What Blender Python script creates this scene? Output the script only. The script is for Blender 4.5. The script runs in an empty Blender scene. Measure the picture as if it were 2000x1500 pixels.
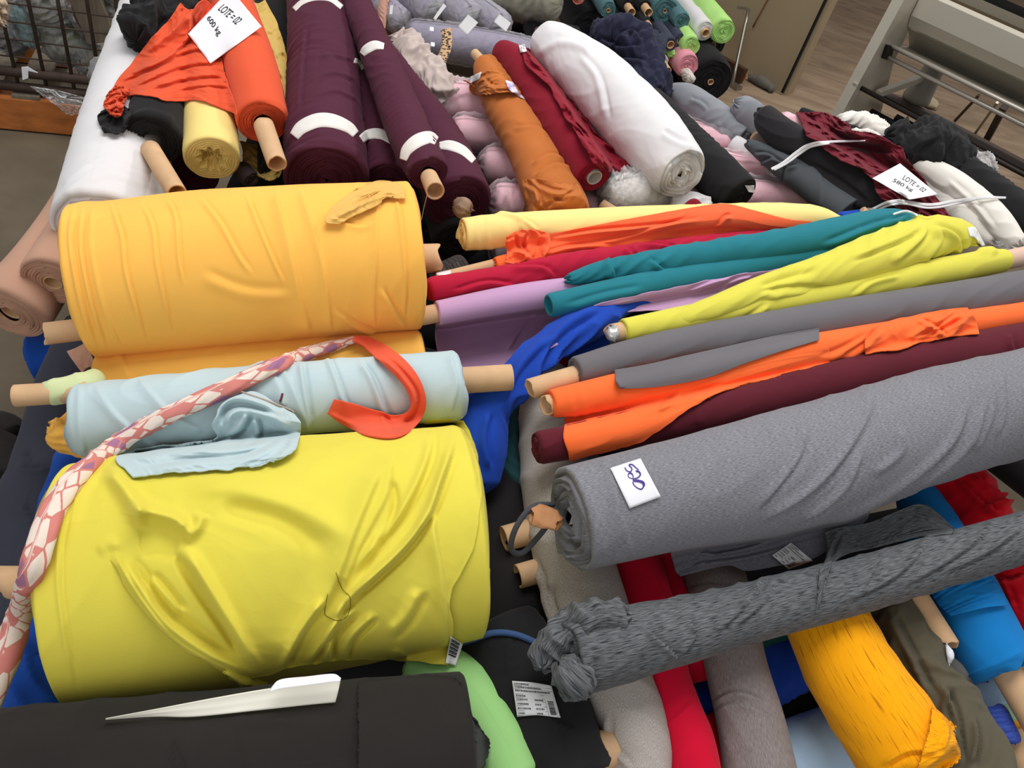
import bpy, math, random
import numpy as np
from mathutils import Vector, Matrix
from mathutils.bvhtree import BVHTree

# ---------------------------------------------------------------- camera
F = 1480.0                       # focal length in pixels of the 2000 px wide frame
PITCH, ROLL = math.radians(43), math.radians(17)
CAM = np.array([0.0, 0.0, 2.1])
_fw = np.array([0, math.cos(PITCH), -math.sin(PITCH)])
_r0 = np.array([1.0, 0, 0]); _u0 = np.array([0, math.sin(PITCH), math.cos(PITCH)])
RX = math.cos(ROLL) * _r0 + math.sin(ROLL) * _u0
UY = -math.sin(ROLL) * _r0 + math.cos(ROLL) * _u0
sc = bpy.context.scene
COL = sc.collection
cd = bpy.data.cameras.new('camera'); cam = bpy.data.objects.new('camera', cd); COL.objects.link(cam)
cd.sensor_width = 36; cd.lens = F / 2000 * 36; cd.clip_start = .02
cam.matrix_world = Matrix(((RX[0], UY[0], -_fw[0], CAM[0]), (RX[1], UY[1], -_fw[1], CAM[1]),
                           (RX[2], UY[2], -_fw[2], CAM[2]), (0, 0, 0, 1)))
sc.camera = cam
# ---------------------------------------------------------------- light and exposure
sc.view_settings.view_transform = 'Standard'; sc.view_settings.look = 'None'
sc.view_settings.gamma = 1; sc.view_settings.use_curve_mapping = False
sc.view_settings.exposure = -.13
w = bpy.data.worlds.new('hall_daylight'); sc.world = w; w.use_nodes = True
w.node_tree.nodes['Background'].inputs[0].default_value = (.985, .99, 1.0, 1)
w.node_tree.nodes['Background'].inputs[1].default_value = .50
def area(name, loc, target, size, power, col=(1, 1, 1), sy=None):
    l = bpy.data.lights.new(name, 'AREA'); l.energy = power; l.color = col; l.size = size
    if sy: l.shape = 'RECTANGLE'; l.size_y = sy
    o = bpy.data.objects.new(name, l); COL.objects.link(o); o.location = loc
    o.rotation_euler = (Vector(target) - Vector(loc)).to_track_quat('-Z', 'Y').to_euler()
    return o
area('skylight', (-.5, 2.3, 5.2), (0, 1.5, .6), 3.0, 180, (.99, .99, 1.0), 2.2)
area('front_fill', (-.9, -3.0, 2.7), (.1, 1.3, .8), 3.4, 42, (1, .99, .97), 2.2)  # added fill lamp behind the camera, brightens the fronts of the rolls
area('ceiling_light', (2.6, 5.6, 4.6), (1.7, 4.2, .6), 2.0, 120, (1, .97, .93), .5)
sc.cycles.max_bounces = 6; sc.cycles.transparent_max_bounces = 10
sc.cycles.use_denoising = True

# ---------------------------------------------------------------- pixel / world helpers
_n = np.array([-.0888, .3996, .535]); DPL = 1 / np.linalg.norm(_n); _n = _n * DPL
NPL = _n[0] * RX - _n[1] * UY + _n[2] * _fw          # normal of the heap's mean surface, away from the camera
UP = -NPL
def ray(x, y):
    x = np.asarray(x, float); y = np.asarray(y, float)
    return ((x - 1000) / F)[..., None] * RX - ((y - 750) / F)[..., None] * UY + _fw
def pt(x, y, h=0.0):
    r = ray(x, y); return CAM + r * ((DPL - h) / (r @ NPL))[..., None]
def ptz(x, y, z):
    r = ray(x, y); return CAM + r * ((z - CAM[2]) / r[..., 2])[..., None]
def ptd(x, y, d):
    return CAM + ray(x, y) * np.asarray(d, float)[..., None]
def rayplane(x, y, P0, n):
    r = ray(x, y); return CAM + r * ((np.dot(P0 - CAM, n)) / (r @ n))[..., None]
def project(P):
    q = P - CAM; z = q @ _fw
    return np.stack([1000 + F * (q @ RX) / z, 750 - F * (q @ UY) / z], -1), z
def crom(P, n):
    """n points along a Catmull-Rom curve through the rows of P, evenly spaced"""
    P = np.asarray(P, float)
    if len(P) == 1: return np.repeat(P, n, 0)
    Q = np.vstack([2 * P[0] - P[1], P, 2 * P[-1] - P[-2]])
    out = []
    m = 24
    for i in range(len(P) - 1):
        t = np.linspace(0, 1, m, endpoint=False)[:, None]
        a, b, c, d = Q[i], Q[i + 1], Q[i + 2], Q[i + 3]
        out.append(.5 * (2 * b + (c - a) * t + (2 * a - 5 * b + 4 * c - d) * t * t + (3 * b - a - 3 * c + d) * t ** 3))
    out = np.vstack(out + [P[-1:]])
    s = np.r_[0, np.cumsum(np.linalg.norm(np.diff(out[:, :2] if out.shape[1] > 3 else out, axis=0), axis=1))]
    s += np.arange(len(s)) * 1e-9
    q = np.linspace(0, s[-1], n)
    return np.stack([np.interp(q, s, out[:, k]) for k in range(out.shape[1])], -1)
def norm(v): return v / np.maximum(np.linalg.norm(v, axis=-1, keepdims=True), 1e-12)

# ---------------------------------------------------------------- materials
def lin(c): return tuple(((v / 255) / 12.92 if v / 255 <= .04045 else ((v / 255 + .055) / 1.055) ** 2.4) for v in c)
MATS = {}
def nodes(name):
    m = bpy.data.materials.new(name); m.use_nodes = True
    nt = m.node_tree; return m, nt, nt.nodes['Principled BSDF'], nt.nodes.new, nt.links.new
def fabric(name, c, var=.06, weave=.25, kind='plain', c2=None, scale=(30, 700), sheen=.12, rough=.9, lo=.40, hi=.62):
    if name in MATS: return MATS[name]
    m, nt, b, N, L = nodes(name)
    b.inputs['Roughness'].default_value = rough
    b.inputs['Specular IOR Level'].default_value = .15
    b.inputs['Sheen Weight'].default_value = sheen; b.inputs['Sheen Roughness'].default_value = .5
    c = lin(c)
    b.inputs['Sheen Tint'].default_value = (*[min(1, .5 + .5 * v) for v in c], 1)
    uv = N('ShaderNodeTexCoord')
    mp = N('ShaderNodeMapping'); L(uv.outputs['UV'], mp.inputs[0])
    mp.inputs['Scale'].default_value = (3, 3, 3)
    n1 = N('ShaderNodeTexNoise'); L(mp.outputs[0], n1.inputs['Vector']); n1.inputs['Scale'].default_value = 2.2; n1.inputs['Detail'].default_value = 5
    r1 = N('ShaderNodeMapRange'); L(n1.outputs['Fac'], r1.inputs[0])
    r1.inputs[1].default_value = .3; r1.inputs[2].default_value = .7; r1.inputs[3].default_value = 1 - var; r1.inputs[4].default_value = 1 + var
    mul = N('ShaderNodeVectorMath'); mul.operation = 'SCALE'; L(r1.outputs[0], mul.inputs['Scale'])
    if kind == 'plain':
        mul.inputs[0].default_value = c
    else:
        mp2 = N('ShaderNodeMapping'); L(uv.outputs['UV'], mp2.inputs[0]); mp2.inputs['Scale'].default_value = (scale[0], scale[1], 1)
        n2 = N('ShaderNodeTexNoise'); L(mp2.outputs[0], n2.inputs['Vector']); n2.inputs['Scale'].default_value = 1; n2.inputs['Detail'].default_value = 3
        cr = N('ShaderNodeValToRGB'); L(n2.outputs['Fac'], cr.inputs[0])
        cr.color_ramp.elements[0].position = lo; cr.color_ramp.elements[1].position = hi
        cr.color_ramp.elements[0].color = (*lin(c2), 1); cr.color_ramp.elements[1].color = (*c, 1)
        L(cr.outputs[0], mul.inputs[0])
    L(mul.outputs[0], b.inputs['Base Color'])
    n3 = N('ShaderNodeTexNoise'); L(uv.outputs['UV'], n3.inputs['Vector']); n3.inputs['Scale'].default_value = 420; n3.inputs['Detail'].default_value = 2
    bp = N('ShaderNodeBump'); bp.inputs['Strength'].default_value = weave; bp.inputs['Distance'].default_value = .001
    L(n3.outputs['Fac'], bp.inputs['Height']); L(bp.outputs[0], b.inputs['Normal'])
    MATS[name] = m; return m
def simple(name, c, rough=.6, metal=0, spec=.3, noise=0, nscale=8, bump=0, stretch=(1, 1, 1), coat=0):
    if name in MATS: return MATS[name]
    m, nt, b, N, L = nodes(name)
    b.inputs['Roughness'].default_value = rough; b.inputs['Metallic'].default_value = metal
    b.inputs['Specular IOR Level'].default_value = spec
    c = lin(c); b.inputs['Base Color'].default_value = (*c, 1)
    if noise or bump:
        tc = N('ShaderNodeTexCoord'); mp = N('ShaderNodeMapping'); L(tc.outputs['Object'], mp.inputs[0]); mp.inputs['Scale'].default_value = stretch
        n = N('ShaderNodeTexNoise'); L(mp.outputs[0], n.inputs['Vector']); n.inputs['Scale'].default_value = nscale; n.inputs['Detail'].default_value = 6
        r = N('ShaderNodeMapRange'); L(n.outputs['Fac'], r.inputs[0]); r.inputs[1].default_value = .3; r.inputs[2].default_value = .7
        r.inputs[3].default_value = 1 - noise; r.inputs[4].default_value = 1 + noise
        mu = N('ShaderNodeVectorMath'); mu.operation = 'SCALE'; mu.inputs[0].default_value = c; L(r.outputs[0], mu.inputs['Scale']); L(mu.outputs[0], b.inputs['Base Color'])
        if bump:
            bp = N('ShaderNodeBump'); bp.inputs['Strength'].default_value = bump; bp.inputs['Distance'].default_value = .004
            L(n.outputs['Fac'], bp.inputs['Height']); L(bp.outputs[0], b.inputs['Normal'])
    MATS[name] = m; return m
def plastic(name, milk=.12, rough=.12, scale=26, bump=.7, tint=(1, 1, 1)):
    if name in MATS: return MATS[name]
    m, nt, b, N, L = nodes(name)
    out = nt.nodes['Material Output']
    b.inputs['Base Color'].default_value = (.9, .9, .9, 1); b.inputs['Roughness'].default_value = rough; b.inputs['Specular IOR Level'].default_value = .7
    tr = N('ShaderNodeBsdfTransparent'); tr.inputs[0].default_value = (*tint, 1)
    mix = N('ShaderNodeMixShader'); fr = N('ShaderNodeLayerWeight'); fr.inputs[0].default_value = .25
    ad = N('ShaderNodeMath'); ad.operation = 'MULTIPLY_ADD'; L(fr.outputs['Fresnel'], ad.inputs[0]); ad.inputs[1].default_value = .8; ad.inputs[2].default_value = milk
    L(ad.outputs[0], mix.inputs[0]); L(tr.outputs[0], mix.inputs[1]); L(b.outputs[0], mix.inputs[2]); L(mix.outputs[0], out.inputs[0])
    tc = N('ShaderNodeTexCoord'); mp = N('ShaderNodeMapping'); L(tc.outputs['UV'], mp.inputs[0]); mp.inputs['Scale'].default_value = (1, 1, 1)
    n = N('ShaderNodeTexNoise'); L(mp.outputs[0], n.inputs['Vector']); n.inputs['Scale'].default_value = scale; n.inputs['Detail'].default_value = 5; n.inputs['Distortion'].default_value = 1.2
    bp = N('ShaderNodeBump'); bp.inputs['Strength'].default_value = bump; bp.inputs['Distance'].default_value = .01
    L(n.outputs['Fac'], bp.inputs['Height']); L(bp.outputs[0], b.inputs['Normal']); L(bp.outputs[0], fr.inputs['Normal'])
    MATS[name] = m; return m

# ---------------------------------------------------------------- objects
THINGS = []; SOLIDS = []
class Thing:
    def __init__(s, name, label, cat, group=None, kind=None):
        s.name, s.label, s.cat, s.group, s.kind = name, label, cat, group, kind
        s.parts = []; THINGS.append(s)
    def add(s, name, V, faces, mat, uv=None, parent=None, label=None, solid=True, smooth=True, kind=None):
        V = np.asarray(V, float)
        s.parts.append(dict(name=name, V=V, F=faces, mat=mat, uv=uv, parent=parent, label=label, smooth=smooth, kind=kind))
        if solid: SOLIDS.append(Solid(V, faces))
        return len(s.parts) - 1
class Solid:
    def __init__(s, V, faces):
        s.V, s.F = V, faces; s.bvh = None
        p, z = project(V); ok = z > .05
        s.lo = p[ok].min(0) if ok.any() else np.array([9e9] * 2); s.hi = p[ok].max(0) if ok.any() else np.array([-9e9] * 2)
    def get(s):
        if s.bvh is None: s.bvh = BVHTree.FromPolygons(s.V.tolist(), [tuple(f) for f in (s.F.tolist() if hasattr(s.F, 'tolist') else s.F)])
        return s.bvh
def cast(px, solids=None):
    """depth (along the optical axis) of the nearest built surface at each pixel; nan where nothing is hit"""
    px = np.asarray(px, float); sh = px.shape[:-1]; q = px.reshape(-1, 2)
    lo, hi = q.min(0), q.max(0)
    S = [s for s in (solids if solids is not None else SOLIDS) if (s.hi > lo).all() and (s.lo < hi).all()]
    R = ray(q[:, 0], q[:, 1]); Ln = np.linalg.norm(R, axis=1)
    t = np.full(len(q), np.nan); o = Vector(CAM)
    for s in S:
        b = s.get()
        idx = np.where((q >= s.lo - 1).all(1) & (q <= s.hi + 1).all(1))[0]
        for i in idx:
            h = b.ray_cast(o, Vector(R[i]))
            if h[0] is not None:
                d = h[3] / Ln[i]
                if not (t[i] <= d): t[i] = d
    return t.reshape(sh)
def make_mesh(name, V, faces, mat, uv, smooth=True):
    me = bpy.data.meshes.new(name)
    fl = faces.tolist() if hasattr(faces, 'tolist') else faces
    me.from_pydata(V.tolist(), [], fl)
    if uv is not None:
        ul = me.uv_layers.new(name='uv')
        li = np.empty(len(me.loops), np.int32); me.loops.foreach_get('vertex_index', li)
        ul.data.foreach_set('uv', np.asarray(uv, np.float32)[li].ravel())
    if smooth: me.polygons.foreach_set('use_smooth', [True] * len(me.polygons))
    me.materials.append(mat); me.update(); return me
def finish():
    for t in THINGS:
        if not t.parts: continue
        allV = np.vstack([p['V'] for p in t.parts])
        lo, hi = allV.min(0), allV.max(0)
        org = np.array([(lo[0] + hi[0]) / 2, (lo[1] + hi[1]) / 2, lo[2]])
        if len(t.parts) == 1:
            p = t.parts[0]; root = bpy.data.objects.new(t.name, make_mesh(t.name, p['V'] - org, p['F'], p['mat'], p['uv'], p['smooth']))
        else:
            root = bpy.data.objects.new(t.name, None); root.empty_display_size = .05
        root.location = org; COL.objects.link(root)
        if t.kind: root['kind'] = t.kind
        if t.label: root['label'] = t.label
        if t.cat: root['category'] = t.cat
        if t.group: root['group'] = t.group
        if len(t.parts) > 1:
            obs = []
            for p in t.parts:
                o = bpy.data.objects.new(p['name'], make_mesh(p['name'], p['V'] - org, p['F'], p['mat'], p['uv'], p['smooth']))
                o.parent = root if p['parent'] is None else obs[p['parent']]
                if p['label']: o['label'] = p['label']
                if p['kind']: o['kind'] = p['kind']
                COL.objects.link(o); obs.append(o)

# ---------------------------------------------------------------- shape builders
def gridfaces(M, V, wrap=True):
    i = np.arange(M - 1)[:, None]; j = np.arange(V if wrap else V - 1)[None, :]
    a = i * V + j; b = i * V + (j + 1) % V
    return np.stack([a, b, b + V, a + V], -1).reshape(-1, 4)
def wrinkle(u, th, spec, seed, uvm=None):
    """sum of fold fields over (u metres along, th radians around); spec = [(kind, amp, freq/m, turns)]"""
    rs = np.random.RandomState(seed); out = 0 * (u + th)
    for kind, amp, fu, mm in spec:
        n = 0
        if kind == 'k':
            if uvm is not None: out = out + amp * crumple(uvm[0] * fu, uvm[1] * fu, seed + fu, 3, mm)
            continue
        wp = .9 * np.sin(2 * np.pi * fu * .31 * u + rs.randint(1, 3) * th + rs.rand() * 6.28) + .5 * np.sin(2 * np.pi * fu * .57 * u - rs.randint(1, 4) * th + rs.rand() * 6.28)
        for k in range(4):
            f = fu * (.55 + 1.1 * rs.rand()) * (1 if k % 2 else 1.0)
            m = int(round(mm * (.4 + 1.2 * rs.rand()))) * (1 if kind == 'd' else rs.choice([-1, 1]))
            n = n + np.sin(2 * np.pi * f * u + m * th + rs.rand() * 6.28 + wp) / 4
        mask = .55 + .45 * np.sin(2 * np.pi * fu * .17 * u + rs.randint(1, 3) * th + rs.rand() * 6.28)
        if kind in 'rdc': n = 1 - 2.2 * np.sqrt(np.abs(n) + .02)
        out = out + amp * mask * n
    return out
_pg = np.random.RandomState(77)
_PERM = _pg.permutation(512); _GR = _pg.rand(512) * 2 * np.pi
def pnoise(x, y):
    """2-D gradient noise, about -1..1"""
    xi, yi = np.floor(x).astype(int), np.floor(y).astype(int); xf, yf = x - xi, y - yi
    def g(a, b):
        h = _GR[_PERM[(_PERM[a & 511] + b) & 511]]; return np.cos(h), np.sin(h)
    sx, sy = xf * xf * xf * (xf * (xf * 6 - 15) + 10), yf * yf * yf * (yf * (yf * 6 - 15) + 10)
    o = []
    for dx in (0, 1):
        for dy in (0, 1):
            gx, gy = g(xi + dx, yi + dy); o.append(gx * (xf - dx) + gy * (yf - dy))
    return 1.5 * ((o[0] * (1 - sy) + o[1] * sy) * (1 - sx) + (o[2] * (1 - sy) + o[3] * sy) * sx)
def crumple(x, y, seed, octv=3, an=1.0):
    """crumpled-cloth height field: sharp ridges between soft hollows"""
    ox, oy = seed * 7.31 % 91, seed * 3.77 % 83; out = 0; a = 1; tot = 0
    wx = .45 * pnoise(x * .7 + ox + 40, y * .7 + oy); wy = .45 * pnoise(x * .7 + ox, y * .7 + oy + 40)
    x, y = x + wx, (y + wy) * an
    for k in range(octv):
        n = pnoise(x * 1.9 ** k + ox + 13 * k, y * 1.9 ** k + oy + 29 * k)
        out = out + a * (1 - 2.4 * np.abs(n)); tot += a; a *= .5
    return out / tot
def segdist(P, line):
    """signed distance of 2-D points to a polyline, and the 0..1 parameter along it"""
    A, B = line[:-1], line[1:]; d = B - A; L2 = np.maximum((d * d).sum(1), 1e-9)
    best = np.full(len(P), 1e9); sg = np.ones(len(P)); par = np.zeros(len(P))
    for i in range(len(A)):
        w_ = P - A[i]; t = np.clip((w_ @ d[i]) / L2[i], 0, 1)
        e = w_ - t[:, None] * d[i]; q = np.hypot(e[:, 0], e[:, 1])
        cr = d[i][0] * w_[:, 1] - d[i][1] * w_[:, 0]
        m = q < best
        best[m] = q[m]; sg[m] = np.sign(cr[m]); par[m] = (i + t[m]) / len(A)
    return best * sg, par
def folds_disp(V, folds, fs=1.0):
    """height field (m) of hand placed folds: (kind, width px, height m, polyline px).
    r ridge, v valley, s step: right-hand side of the line raised with a sharp edge, p ridge plus valley"""
    px, z = project(V); out = np.zeros(len(V))
    for kind, wd, amp, pl in folds:
        ln = crom(np.array(pl, float), 26) if len(pl) > 2 else np.array(pl, float)
        m = wd * (6 if kind == 's' else 3.2)
        lo, hi = ln.min(0) - m, ln.max(0) + m
        idx = np.where((px >= lo).all(1) & (px <= hi).all(1) & (z > .05))[0]
        if not len(idx): continue
        s, par = segdist(px[idx], ln)
        end = np.clip(np.minimum(par, 1 - par) * 5, 0, 1); end = end * end * (3 - 2 * end)
        a = np.abs(s)
        if kind == 'r': f = np.exp(-(s / wd) ** 2)
        elif kind == 'v': f = -np.exp(-(s / wd) ** 2)
        elif kind == 'p': f = np.exp(-((s - wd * .8) / wd) ** 2) - .9 * np.exp(-((s + wd * .55) / (wd * .6)) ** 2)
        else: f = (1 / (1 + np.exp(-s / max(.16 * wd, 1e-3)))) * np.exp(-(np.maximum(s, 0) / (2.2 * wd)) ** 2)
        out[idx] += fs * amp * f * (end if kind != 's' else np.clip(end * 2, 0, 1))
    return out
SEED = [11]
def world_path(path, h=None, d=None, z=None, W=None):
    """pixel path (x, y, r) -> world points and radii"""
    P = np.array(path, float); n = len(P)
    if W is None:
        if d is not None: X = ptd(P[:, 0], P[:, 1], np.broadcast_to(np.array(d, float), n))
        elif z is not None: X = np.array([ptz(a[0], a[1], zz) for a, zz in zip(P, np.broadcast_to(np.array(z, float), n))])
        else: X = np.array([pt(a[0], a[1], hh) for a, hh in zip(P, np.broadcast_to(np.array(0 if h is None else h, float), n))])
    else: X = np.array(W, float)
    dep = (X - CAM) @ _fw
    return X, P[:, 2] * dep / F
def tube(X, r, nu=60, nv=40, ends=('f', 'f'), rc=0.0, wr=(), folds=(), sq=1.0, shoulder=.012, pitch=.009, amp=.004, up=None, seed=None, endwave=0.0, lean=0.0, fs=1.0):
    """surface wound round the path X with radii r. ends: f flat, s spiral layers, g gear-shaped hollow, h hollow pipe, o open, p puckered"""
    if seed is None: SEED[0] += 1; seed = SEED[0]
    S = crom(np.hstack([X, np.array(r)[:, None]]), nu) if len(X) > 2 else np.hstack([X, np.array(r)[:, None]])[0] + (np.hstack([X, np.array(r)[:, None]])[-1] - np.hstack([X, np.array(r)[:, None]])[0]) * np.linspace(0, 1, nu)[:, None]
    C = S[:, :3]; rr = S[:, 3]
    T = norm(np.gradient(C, axis=0)); u = np.r_[0, np.cumsum(np.linalg.norm(np.diff(C, axis=0), axis=1))]
    U = UP if up is None else np.array(up, float)
    N = norm(U - (T @ U)[:, None] * T); B = np.cross(T, N)
    th = np.linspace(0, 2 * np.pi, nv, endpoint=False)
    L = u[-1]
    disp = wrinkle(u[:, None], th[None, :], wr, seed, (np.broadcast_to(u[:, None], (nu, nv)), np.broadcast_to(((th + np.pi) % (2 * np.pi))[None, :] * rr.mean(), (nu, nv)))) if len(wr) else np.zeros((nu, nv))
    sh = np.ones(nu)
    if shoulder > 0:
        e = np.minimum(u, L - u) / shoulder; sh = 1 - .10 * np.clip(1 - e, 0, 1) ** 2
    rad = rr[:, None] * sh[:, None] + disp
    dirs = np.cos(th)[None, :, None] * N[:, None, :] * sq + np.sin(th)[None, :, None] * B[:, None, :]
    rs = np.random.RandomState(seed + 5)
    ax = np.zeros((nu, nv))
    if endwave:
        wv = sum(np.sin(k * th + rs.rand() * 6.28) / k for k in (1, 2, 3, 5, 7))
        ax[0] -= endwave * wv; ax[-1] += endwave * wv
    V = C[:, None, :] + dirs * rad[:, :, None] + T[:, None, :] * ax[:, :, None]
    if len(folds):
        nrm = norm(V - C[:, None, :]); fd = folds_disp(V.reshape(-1, 3), folds, fs).reshape(nu, nv)
        face = np.einsum('ijk,ijk->ij', nrm, CAM - V); V = V + nrm * (fd * np.clip(face * 6, 0, 1))[:, :, None]
    uv = np.stack([np.broadcast_to(u[:, None], (nu, nv)), np.broadcast_to(th[None, :], (nu, nv)) * rr.mean()], -1)
    def cap(end, style):
        i = 0 if end == 0 else nu - 1
        out = -T[i] if end == 0 else T[i]
        R0 = V[i] - C[i] - out * 0
        axl = (R0 @ out); R0 = R0 - axl[:, None] * out[None]
        rings = []; uvs = []
        def ring(f, dep, R=None):
            dd = np.broadcast_to(np.asarray(dep, float), nv)
            ff = np.broadcast_to(np.asarray(f, float), nv)
            keep = axl * np.clip(ff, 0, 1)
            rings.append(C[i] + R0 * ff[:, None] + out * (dd + keep)[:, None])
            uvs.append(np.stack([np.full(nv, u[i]) + (1 - ff) * rr[i] * (1 if end else -1), th * rr.mean()], -1))
        rc_f = (rc / rr[i]) if rc else .04
        if style == 'o': return None
        if style == 'f':
            for f in np.linspace(1, rc_f, 5)[1:]: ring(f, 0)
            ring(rc_f * .3 if not rc else rc_f, -.002)
        elif style == 'p':
            q = np.random.RandomState(seed + 9); pl = sum(np.sin(k * th + q.rand() * 6.28) for k in (9, 13, 17)) / 3
            for f in np.linspace(1, .05, 8)[1:]:
                ring(f * (1 + .06 * pl * (1 - f)), rr[i] * (.35 * (1 - f * f)) + .012 * pl * (1 - f) * f * 4)
        elif style == 's':
            K = int(np.clip(rr[i] * (1 - rc_f) / pitch * 5, 8, 90))
            q = np.random.RandomState(seed + 3)
            ph = [q.rand() * 6.28 for _ in range(6)]
            for f in np.linspace(1, rc_f, K)[1:]:
                a = f * rr[i] / pitch - th / (2 * np.pi)
                k = np.floor(a); tri = np.abs((a - k) * 2 - 1)
                jag = np.sin(k * 2.4 + ph[0]) * .6 + np.sin(k * 5.1 + 2 * th + ph[1]) * .5 + np.sin(3 * th + k + ph[2]) * .25
                wob = 1 + .028 * np.sin(3 * th + ph[3] + k * .7) * (1 - f) + .02 * np.sin(5 * th + ph[4] + k * 1.3) * (1 - f) * f * 3
                ring(f * wob, amp * (tri - .8) * 1.2 + amp * jag * .8 - lean * (1 - f) * rr[i])
        elif style == 'g':
            K = 46; q = np.random.RandomState(seed + 3)
            for f in np.linspace(1, .03, K)[1:]:
                gear = np.cos(9 * th + .6 * np.sin(2 * th)) * np.exp(-((f - .5) / .22) ** 2)
                a = f * rr[i] / pitch - th / 6.28; tri = np.abs((a - np.floor(a)) * 2 - 1)
                dp = amp * (tri - .8) - .035 * (1 / (1 + np.exp((f - .46) * 40)))
                dp = dp + np.where(f < .42, .012 * np.sin(14 * f * 6 + 3 * np.sin(3 * th) + 5 * th), 0)
                ring(f * (1 + .16 * gear), dp)
        elif style == 'h':
            ring(.97, .001); ring(.84, .001); ring(.80, -.004); ring(.79, -min(.14, L * .45)); ring(.02, -min(.14, L * .45))
        return np.array(rings), np.array(uvs)
    R, UVs = [V], [uv]
    a = cap(0, ends[0]); b = cap(1, ends[1])
    if a is not None: R.insert(0, a[0][::-1]); UVs.insert(0, a[1][::-1])
    if b is not None: R.append(b[0]); UVs.append(b[1])
    A = np.vstack(R); M = A.shape[0]
    return A.reshape(-1, 3), gridfaces(M, nv), np.vstack(UVs).reshape(-1, 2)
CARD = None
def coretube(t, A, B, r, name='cardboard_core', mat=None, nv=28, ends=('h', 'h'), wave=.0, label=None, parent=None):
    V, f, uv = tube(np.array([A, B]), [r, r], 10, nv, ends, shoulder=0, endwave=wave)
    return t.add(name, V, f, mat or CARD, uv, label=label, parent=parent)
def R(label, path, mat, h=None, d=None, z=None, name='fabric_roll', cat='fabric roll', part='wound_fabric', core=None, ends=('s', 'f'), group=None, thing=None, parent=None, plabel=None, **k):
    """a roll: wound fabric along a pixel path, with an optional cardboard core {r px, a m, b m}"""
    X, r = world_path(path, h, d, z)
    t = thing or Thing(name, label, cat, group)
    rc = 0
    if core: rc = core['r'] * ((X[0] - CAM) @ _fw) / F
    V, f, uv = tube(X, r, ends=ends, rc=rc, **k)
    i = t.add(part, V, f, mat, uv, parent=parent, label=plabel)
    if core:
        T0 = norm(X[0] - X[1]); T1 = norm(X[-1] - X[-2])
        if core.get('a') is not None: coretube(t, X[0] + T0 * core['a'], X[0] - T0 * .10, rc * 1.02, wave=core.get('wave', 0))
        if core.get('b') is not None: coretube(t, X[-1] - T1 * .10, X[-1] + T1 * core['b'], rc * 1.02, wave=core.get('wave', 0))
    return t
def corepx(t, p0, p1, h, ends=('h', 'h'), wave=0, mat=None, name='cardboard_core', label=None):
    X, r = world_path([p0, p1], h)
    V, f, uv = tube(X, r, 12, 30, ends, shoulder=0, endwave=wave)
    t.add(name, V, f, mat or CARD, uv, label=label)
def rows_grid(rows, nx, ny):
    G = np.array([crom(np.array(r_, float), nx) for r_ in rows])
    if len(rows) == 2: return G[0] + (G[1] - G[0]) * np.linspace(0, 1, ny)[:, None, None]
    s = np.linspace(0, 1, len(rows)); out = np.empty((ny, nx, 2))
    # blend columns with Catmull-Rom on a uniform parameter
    Q = np.concatenate([2 * G[:1] - G[1:2], G, 2 * G[-1:] - G[-2:-1]])
    for j, q in enumerate(np.linspace(0, len(rows) - 1, ny)):
        i = min(int(q), len(rows) - 2); t = q - i; a, b, c, d_ = Q[i], Q[i + 1], Q[i + 2], Q[i + 3]
        out[j] = .5 * (2 * b + (c - a) * t + (2 * a - 5 * b + 4 * c - d_) * t * t + (3 * b - a - 3 * c + d_) * t ** 3)
    return out
def blur(t):
    p = np.pad(t, 1, mode='edge'); return (p[1:-1, :-2] + p[1:-1, 2:] + p[:-2, 1:-1] + p[2:, 1:-1]) / 4
def sheetmesh(t, px, thick, folds=(), wr=(), seed=1, room=None, fs=1.0):
    """two-sided cloth from a depth grid"""
    ny, nx = t.shape; Rr = ray(px[..., 0], px[..., 1]); P = CAM + Rr * t[..., None]
    du = np.r_[0, np.cumsum(np.linalg.norm(np.diff(P, axis=1), axis=2).mean(0))]; dv = np.r_[0, np.cumsum(np.linalg.norm(np.diff(P, axis=0), axis=2).mean(1))]
    dsp = np.zeros((ny, nx))
    if len(wr):
        per = max(dv[-1], .02)
        dsp += wrinkle(du[None, :], (dv / per * 2 * np.pi)[:, None], wr, seed, np.meshgrid(du, dv))
    if len(folds): dsp += folds_disp(P.reshape(-1, 3), folds, fs).reshape(ny, nx)
    if room is not None: dsp = np.maximum(dsp, -room)
    Rn = norm(Rr); P = P - Rn * dsp[..., None]
    # local surface normal (towards the camera) for the thickness
    n = norm(np.cross(np.gradient(P, axis=1), np.gradient(P, axis=0)))
    s = np.sign(np.einsum('ijk,ijk->ij', n, Rr)); n = n * np.where(s == 0, 1, s)[..., None]
    Q = P + n * thick
    f1 = gridfaces(ny, nx, False); f2 = f1[:, ::-1] + nx * ny
    bd = [(0, j) for j in range(nx)] + [(i, nx - 1) for i in range(1, ny)] + [(ny - 1, j) for j in range(nx - 2, -1, -1)] + [(i, 0) for i in range(ny - 2, 0, -1)]
    bi = np.array([i * nx + j for i, j in bd]); bj = np.roll(bi, -1)
    f3 = np.stack([bj, bi, bi + nx * ny, bj + nx * ny], -1)
    uv = np.stack(np.meshgrid(du, dv), -1).reshape(-1, 2)
    return np.vstack([P.reshape(-1, 3), Q.reshape(-1, 3)]), np.vstack([f1, f2, f3]), np.vstack([uv, uv])
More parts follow.
